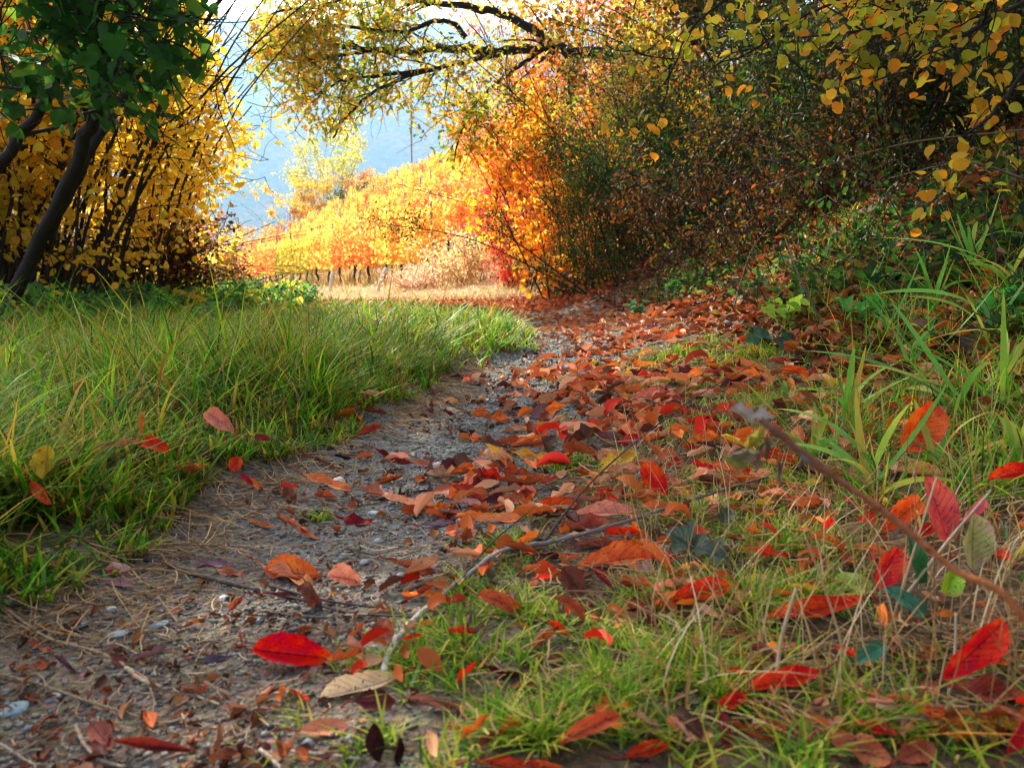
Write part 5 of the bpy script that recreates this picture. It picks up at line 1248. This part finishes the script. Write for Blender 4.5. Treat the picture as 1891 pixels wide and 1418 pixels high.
for a in B_: broad(a[0], a[1], int(a[2] * 1.3), a[3] * 1.05, a[4], .0108)

# thin tangled blades among them
mb = MB(); n = 3800; y = .95 + 1.9 * R.rand(n) ** 1.2; x = (.30 + .44 * R.rand(n) ** .8) * y + .12
k = (fbm(x * 4, y * 4, 95) > .42) & clear(x, y, .5, .03); x, y = x[k], y[k]; m = len(x)
c, tp = grass_cols(m, [6, 6, 4, 4, 2, 1, 3, 1, .6])
blades(mb, x, y, R.uniform(.04, .13, m) * (1 + .35 * sstep(1.2, 2, y)), R.uniform(.0016, .0045, m), R.uniform(-.1, 1.1, m), R.uniform(-.2, 1.6, m), c, tp, seg=6)
mb.build('grass', M_GRASS, None, kind='stuff')

# ------------------------------------------------------------------ undergrowth
def cover(n, x, y, hmax, leaf, pal, w=None, T=T_OVAL, flat=1.0, name='undergrowth', stems=0, kind='stuff'):
    z = height(x, y) + hmax * R.rand(len(x)) ** 1.3
    hmax = float(np.mean(hmax))
    mb = MB(); c = np.stack([x, y, z], 1)
    foliage(mb, c, leaf, pick(pal, len(x), w, c, 2.2), T, .1, None, flat)
    if stems:
        for i in R.choice(len(x), stems, replace=False):
            a = np.array([x[i], y[i], height(x[i], y[i]) - .01]); b = a + np.array([R.randn() * (.06 + .6 * hmax), R.randn() * (.06 + .5 * hmax), hmax * R.uniform(.4, 1.2)])
            tube(mb, smooth_path([a, (a + b) / 2 + R.randn(3) * .2 * hmax, b], 5), np.linspace(.0022, .001, 5), srgb('#5a4030'), 3)
    return mb.build(name, M_LEAF, kind=kind)
def clump(n, xf, s, th=.45, sc=1.5):
    x, y = xf(n); k = fbm(x * sc, y * sc, s) > th
    if s == 101: k &= (x - .9) < (.8 + .3 * R.randn(len(x))) * (1 - .5 * sstep(3.5, 6, y))
    return x[k], y[k]
def bankpts(n, ya, yb, pw=1.3):
    y = ya + (yb - ya) * R.rand(n) ** pw; x = .95 + np.maximum(.8 * y + .3 - .95, .5) * R.rand(n); return x, y
GB = ['#2f5226', '#3f6628', '#28462c', '#50722c', '#2a3f28', '#66702a', '#887a30']  # bank undergrowth colours from here on carry some of its shade
x, y = clump(17000, lambda n: bankpts(n, 1.5, 7), 101, .55); cover(0, x, y, .09, .032, GB, [3, 4, 3, 3, 3, 1, .5], T_HAZEL, stems=700)
x, y = clump(22000, lambda n: bankpts(n, 5, 15), 103, .56, .9); cover(0, x, y, .22, .045, ['#2f4c1c', '#3d5a1c', '#4a5c1c', '#28401a', '#75661e', '#6a3f1c'], [3, 3, 3, 3, 1, 2], T_OVAL, stems=250)
x, y = clump(12000, lambda n: bankpts(n, 3, 10), 105, .6, .8); cover(0, x, y, .5, .035, ['#2f4c1c', '#455a1c', '#28401a', '#75661e', '#8a4c20'], [3, 3, 3, 1.5, 1.5], T_OVAL, stems=260)
# foot of the hedge on the left
def hedgepts(n):
    y = 3.6 + 6.6 * R.rand(n); return -2.65 + .05 * (y - 5) - R.rand(n) ** 1.3 * 2.6, y
x, y = clump(24000, hedgepts, 107, .47, 1.6); cover(0, x, y, .27 * (.3 + 1.4 * fbm(x * 2, y * 2, 113)), .045, ['#3f7038', '#4f8a3c', '#64a040', '#30582e', '#8fb040', '#d4c03a'], [4, 4, 3, 3, 1, .6], T_HAZEL, 1.0, stems=500)
n = 7000; y = R.uniform(7.5, 10.5, n); x = -2.7 - .2 * (y - 8) + R.uniform(-1.2, .1, n); k = fbm(x * 1.5, y * 1.5, 109) > .42
cover(0, x[k], y[k], .22, .05, ['#4f8a34', '#7fb03a', '#b8c83a', '#3f6a2c', '#d9b83a'], None, T_HAZEL, .8, stems=300)

def weed(px, py, y, n, ln, label, pal=('#5a9a4a', '#4a8a44', '#6fa84a')):
    b = base_at(px, y); e = empty('broad_leaved_weed', b, label, 'weed', 'broad leaved weeds along the verges'); sm = MB(); lf = MB(); cs = []
    for k in range(n):
        a = R.rand() * 6.28; r_ = ln * R.uniform(.3, 1.1)
        q = smooth_path([(0, 0, -.01), (math.cos(a) * r_ * .3, math.sin(a) * r_ * .3, r_ * .7), (math.cos(a) * r_ * .8, math.sin(a) * r_ * .8, r_ * R.uniform(.7, 1.2))], 6)
        tube(sm, q, np.linspace(.0024, .0012, 6), srgb('#6a6a34'), 4); cs += [q[-1], q[-2], q[3]]
    sm.build('stem', M_TWIG, e); cs = np.array(cs) + R.randn(len(cs), 3) * .01
    foliage(lf, cs, ln * .45, pick(list(pal), len(cs)), T_BROAD, .1, None, 1.6); lf.build('foliage', M_LEAF, e)
for a in ((385, 570, 5.2, 9, .17, 'pale green large leaved weed at the hedge foot above the pink leaf'), (130, 590, 4.9, 9, .15, 'dark green weed at the foot of the leaning trunk'), (20, 590, 4.7, 8, .15, 'yellowing weed at the left edge of the verge', ('#c4c84a', '#a8b83a', '#e0d05a')),
          (250, 585, 5.4, 9, .16, 'mid green weed between the trunk and the pale green weed'), (470, 560, 7.8, 9, .2, 'yellow green weed where the hedge meets the sunlit track', ('#b8c43a', '#8fb03a', '#d8c84a')), (540, 560, 8.4, 7, .16, 'last low weed before the sunlit track', ('#7a9a3a', '#a8a83a')),
          (1450, 600, 2.6, 7, .09, 'small yellow green weed with pale seed head on the lower bank', ('#8ab83a', '#a4c84a')), (1250, 560, 5.6, 8, .13, 'green weed at the foot of the bank beside the far litter'), (1180, 590, 4.9, 7, .1, 'small dark weed at the right side of the far track', ('#3f7040', '#35603a')),
          (1580, 640, 2.3, 7, .08, 'clover like weed among the thin blades', ('#4a9a3c', '#5aa844')), (1840, 640, 1.9, 8, .08, 'bright green clover like weed near the right edge', ('#3f9a3c', '#4fa844'))): weed(*a)

# ------------------------------------------------------------------ twigs, branch, stalks
def twig(pix, r, label, col='#3a3030', name='fallen_twig', lift=.004, cat='twig', group='twigs on the ground', uneven=.25, col2=None, children=(), endr=None, knots=True):
    pts = []
    for q in pix:
        g = G(q[0], q[1], q[2] if len(q) > 2 else lift); pts.append(g)
    pts = smooth_path(pts, 6 * len(pts))
    pts[:, 2] = np.maximum(pts[:, 2], height(pts[:, 0], pts[:, 1]) + r * .6)
    o0 = pts[0].copy(); mb = MB()
    rad = np.linspace(r, endr or r * .45, len(pts)); 
    if knots: rad = rad * (1 + .35 * (R.rand(len(pts)) < .15))
    tube(mb, pts - o0, rad, srgb(col), 7, srgb(col2) if col2 else None, uneven)
    o = mb.build(name, M_TWIG, None, label=label, cat=cat, group=group); o.location = tuple(o0)
    for ch, r2 in children:
        cp = smooth_path([G(q[0], q[1], q[2] if len(q) > 2 else lift) for q in ch], 6 * len(ch)); m2 = MB()
        tube(m2, cp - o0, np.linspace(r2, r2 * .4, len(cp)), srgb(col2 or col), 6, None, uneven); m2.build('side_twig', M_TWIG, o)
    return o
twig([(708, 1246, .004), (722, 1200, .01), (760, 1150, .012), (815, 1100, .012), (850, 1072, .014), (930, 1016, .016), (1010, 1002, .016), (1090, 982, .018), (1180, 955, .022), (1270, 925, .03), (1350, 900, .035), (1420, 880, .04)],
     .0036, 'long curved branch, pale at its near end, lying across the verge', '#b5aca4', 'fallen_branch', cat='branch', col2='#4a3c36', group=None, endr=.0016,
     children=[([(1005, 1000, .018), (1045, 945, .03), (1090, 892, .045), (1140, 845, .055), (1200, 795, .065), (1290, 730, .08), (1400, 668, .09)], .0019), ([(855, 1066, .016), (900, 1010, .02), (945, 970, .025), (985, 938, .03)], .0014)])
twig([(200, 1012), (260, 1030), (330, 1050), (400, 1072), (480, 1090), (560, 1108), (640, 1130), (770, 1140)], .0026, 'long dark twig lying from the left grass across the gravel', '#4a3f40')
twig([(500, 1082), (600, 1108), (700, 1122), (760, 1126)], .0016, 'thinner dark twig alongside the long dark one', '#3f3436')
twig([(480, 1128), (580, 1140), (690, 1136), (760, 1128)], .0013, 'thinnest grey twig in front of the long dark one', '#5a4a44')
twig([(690, 925), (750, 910), (800, 905), (900, 908), (1000, 905), (1130, 902)], .0022, 'thin black twig crossing the middle of the track', '#32292a')
twig([(735, 920), (760, 955), (790, 990)], .0014, 'short grey forked twig end beside the pale peach leaf', '#9a948c')
twig([(780, 722), (830, 745), (880, 765), (930, 762)], .003, 'dark bent twig at the left grass edge far up the track', '#3a3030')
twig([(1216, 730, .02), (1290, 748, .03), (1365, 772, .05)], .0022, 'short straight dark twig raised above the right litter', '#4a3c38')
twig([(640, 1012), (720, 1032), (800, 1050), (846, 1066)], .0012, 'fine brown twig reaching the branch from the left', '#5d463c')
twig([(980, 765), (990, 740), (1010, 728), (1040, 718)], .0016, 'small dark forked twig on the upper track', '#3a3030')
twig([(745, 1090), (790, 1072), (830, 1056)], .0022, 'pale brown split stick under the rust folded leaf', '#b8906a', endr=.002)
twig([(1140, 910, .006), (1165, 888, .01), (1190, 868, .014)], .004, 'pale grey broken stick beside the heart shaped red leaf', '#b8b0b4', endr=.003)
STR = 'straw stems on the gravel'
_tw = twig
def twig(pix, r, label, col, *a, **k):
    if 'endr' in k: k['endr'] *= .8
    c = (srgb(col) * .7) ** (1 / 2.2); return _tw(pix, r * .8, label, '#%02x%02x%02x' % tuple(int(255 * q) for q in c), *a, **k)
twig([(0, 1115), (60, 1160), (100, 1182), (170, 1200), (210, 1216), (250, 1240), (290, 1266)], .0019, 'long pale straw stem left of the slate chips', '#c4a684', 'straw_stem', group=STR, endr=.0014)
twig([(-10, 1243), (70, 1262), (150, 1290), (220, 1312), (300, 1336)], .0014, 'straight straw stem lying across the lower left corner', '#b89c74', 'straw_stem', group=STR, endr=.001)
twig([(140, 1340), (155, 1372), (185, 1402), (230, 1416)], .0019, 'curved pale straw near the long dark red leaf', '#cfb49a', 'straw_stem', group=STR, endr=.0013)
twig([(232, 1232), (262, 1255), (298, 1268)], .0024, 'short thick pale straw in front of the dull red scrap', '#dcc2a4', 'straw_stem', group=STR, endr=.002)
twig([(0, 1372), (35, 1395), (68, 1415)], .0014, 'straw stem in the bottom left corner', '#c4b29a', 'straw_stem', group=STR, endr=.001)
twig([(525, 1385), (590, 1392), (665, 1400)], .0015, 'short pale straw lying near the bottom edge', '#e0d4c0', 'straw_stem', group=STR, endr=.0012)
twig([(480, 1384), (500, 1400), (520, 1420)], .002, 'thick pale straw end at the bottom edge', '#dccbb0', 'straw_stem', group=STR, endr=.0016)
twig([(275, 1328), (285, 1300), (278, 1270)], .0012, 'thin straw crossing the straight stem', '#b09a7a', 'straw_stem', group=STR, endr=.001)
twig([(330, 970), (365, 1000), (395, 1020), (425, 1045)], .0016, 'pale straw stem under the left grass', '#a89078', 'straw_stem', group=STR, endr=.001)
# dry stalks standing at the lower right
def stalk(bpx, bpy_, d, tip, label, r=.0016, col='#cbb08c', mid=None, name='dry_stalk'):
    b = P(bpx, bpy_, d); b[2] = min(b[2], float(height(b[0], b[1]))); b[2] = float(height(b[0], b[1])) - .003
    t_ = P(tip[0], tip[1], d + .03)
    m = mid is not None and P(mid[0], mid[1], d + .015) or (b + t_) / 2 + np.array([R.randn() * .004, .004, 0]) if mid is None else P(mid[0], mid[1], d + .015)
    pts = smooth_path([b, m, t_], 12); mb = MB(); tube(mb, pts - b, np.linspace(r, r * .6, 12), srgb(col), 6, None, .3)
    o = mb.build(name, M_LIT, None, label=label, cat='stalk', group='dry grass stalks at the lower right'); o.location = tuple(b)
stalk(1425, 1480, .56, (1470, 1085), 'thick pale broken stalk, tallest in front of the grass at the lower right', .0021, '#c4ae8a')
stalk(1480, 1470, .58, (1395, 1110), 'leaning brown stalk crossing behind the thick pale broken one', .0012, '#b8946a', mid=(1440, 1330))
stalk(1560, 1440, .6, (1485, 985), 'thin tan stalk rising to the ragged red strip height', .0012, '#c4a478')
stalk(1730, 1440, .6, (1845, 1165), 'curved tan stalk in front of the largest red leaf', .0016, '#c9ac80', mid=(1790, 1280))
stalk(1730, 1450, .58, (1700, 1210), 'vertical tan stalk left of the largest red leaf', .0014, '#b59a74')
stalk(1660, 1330, .66, (1730, 880), 'long thin stalk passing in front of the coral red upright leaf', .0014, '#c8b48f', mid=(1640, 1180))
stalk(1650, 1200, .72, (1830, 905), 'pale stalk leaning right across the mottled leaf', .0017, '#d0bea0')
stalk(1640, 1450, .57, (1690, 1260), 'short leaning straw stalk in the lower right corner', .0012, '#c4ac84')
stalk(1600, 1450, .58, (1560, 1300), 'shortest stalk left of the leaning straw one', .0012, '#bfa67c')
stalk(1740, 1440, .56, (1765, 1130), 'greyish stalk ending in a frayed tip beside the largest red leaf', .0014, '#bfae94')
stalk(1520, 1150, .75, (1505, 985), 'upright tan stub behind the long red orange leaf', .0014, '#cdb48c')
stalk(1700, 1090, .8, (1690, 860), 'fine brown stalk above the hot red leaf', .0009, '#a8885c')
# bare brown stem leaning in from the right with a withered head
e = empty('withered_plant', (0, 0, 0), 'thick brown leaning stem with a withered grey seed head, closest to the camera', 'dead plant')
root = P(2150, 1330, .40); root[2] = float(height(root[0], root[1]))
pts = smooth_path([root, P(1891, 1142, .40), P(1760, 1050, .415), P(1640, 950, .43), P(1520, 865, .445), P(1430, 795, .455), P(1405, 775, .46)], 46)
e.location = tuple(root); mb = MB()
tc_ol = srgb('#d0783a'); rad = np.linspace(.0021, .0017, 46); rad[30:33] *= 1.5; rad[37:39] *= 1.6
tube(mb, pts - root, rad, tc_ol, 8, srgb('#5a3c3a'), .2); mb.build('stem', M_TWIG, e)
hd0 = pts[-1]
M_WITH = leaf_material('withered_leaf', .2, .7, .1, detail=True)
for k, (px, py, L_, az, cl, a_) in enumerate(((1400, 770, .021, 0, '#b5aca8', .55), (1370, 768, .016, 2.6, '#a8a098', .6), (1390, 805, .018, 4.2, '#a89a3c', .7), (1380, 835, .02, 3.5, '#8f8468', .7), (1415, 830, .018, 5.0, '#7a6658', .6), (1360, 850, .014, 2.9, '#9a9a50', .8),
                                             (1405, 850, .014, 4.6, '#6f5c54', .5), (1490, 845, .010, 5.5, '#8a8084', .5), (1478, 855, .008, 3.9, '#6a5a5c', .5), (1440, 870, .016, 4.9, '#8a7468', .5))):
    c_ = P(px, py, .458 + .01 * R.randn() if k < 7 else .445)
    V, uv, qd = leaf_local(1, L_, a_, R.uniform(1.2, 2.4), R.uniform(-1.5, 1.5), R.uniform(-1.5, 1.5), .14, 13, 7)
    ax = norm(np.array([math.cos(az), .4 * R.randn(), math.sin(az)])); vv = norm(np.cross(ax, R.randn(3))); F = np.stack([ax, vv, np.cross(ax, vv)], 1)
    m = MB(); m.add(V[0] @ F.T + c_ - root, srgb(cl) * (.8 + .4 * fbm(uv[:, 0] * 4, uv[:, 1] * 3, k)[:, None]), qd, None, uv); m.build('withered_leaf', M_WITH, e)
# thin bramble stems arching out of the bank
for k, (a, b, c, d_, lb) in enumerate((((1350, 560, 3.2), (1385, 470, 3.2), (1420, 420, 3.2), 3.2, 'thin dark stem arching out of the litter at the left of the bank'), ((1700, 480, 2.9), (1650, 380, 2.9), (1590, 300, 3.0), 3, 'long thin bramble stem leaning left over the dark bank'),
                                     ((1891, 240, 2.6), (1650, 270, 3.0), (1420, 340, 3.4), 3, 'pale bramble stem sweeping nearly level across the dark bank'), ((1820, 620, 2.1), (1840, 480, 2.1), (1815, 380, 2.1), 2, 'reddish upright stem among the broad grass'),
                                     ((1540, 640, 2.4), (1480, 520, 2.4), (1450, 440, 2.5), 2, 'brown stem leaning left behind the ivy leaves'), ((1600, 560, 3.4), (1680, 440, 3.4), (1790, 400, 3.3), 3, 'dark stem bending right above the bank litter'),
                                     ((1891, 330, 2.5), (1780, 300, 2.6), (1640, 330, 2.9), 2, 'dark thin stem drooping from the right edge'))):
    p0 = P(*a); 
    if p0[2] > height(p0[0], p0[1]) and a[0] < 1880: p0[2] = float(height(p0[0], p0[1]))
    pts = smooth_path([p0, P(*b), P(*c)], 16); mb = MB(); tube(mb, pts - p0, np.linspace(.004, .0016, 16), srgb('#5a4030' if k % 2 else '#7a6650'), 5, None, .3)
    o = mb.build('thin_bramble', M_TWIG, None, label=lb, cat='bramble', group='thin stems on the bank'); o.location = tuple(p0)

# ------------------------------------------------------------------ haze: the valley air between here and the mountain
hz = MB()
x0, x1, y0, y1, z0, z1 = -1600, 1600, -80, 2400, -60, 640
hv = [(x, y, z) for z in (z0, z1) for y in (y0, y1) for x in (x0, x1)]
hz.add(hv, (1, 1, 1), [(0, 2, 3, 1), (4, 5, 7, 6), (0, 1, 5, 4), (2, 6, 7, 3), (0, 4, 6, 2), (1, 3, 7, 5)])
hm = bpy.data.materials.new('valley_air'); hm.use_nodes = True
hn = hm.node_tree.nodes; hn.remove(hn['Principled BSDF'])
pv = hn.new('ShaderNodeVolumePrincipled'); hm.node_tree.links.new(pv.outputs[0], hn['Material Output'].inputs['Volume'])
pv.inputs['Color'].default_value = (.36, .64, 1.0, 1); pv.inputs['Density'].default_value = 0.0006
pv.inputs['Anisotropy'].default_value = .35
hz.build('haze', hm, None, False, kind='stuff')
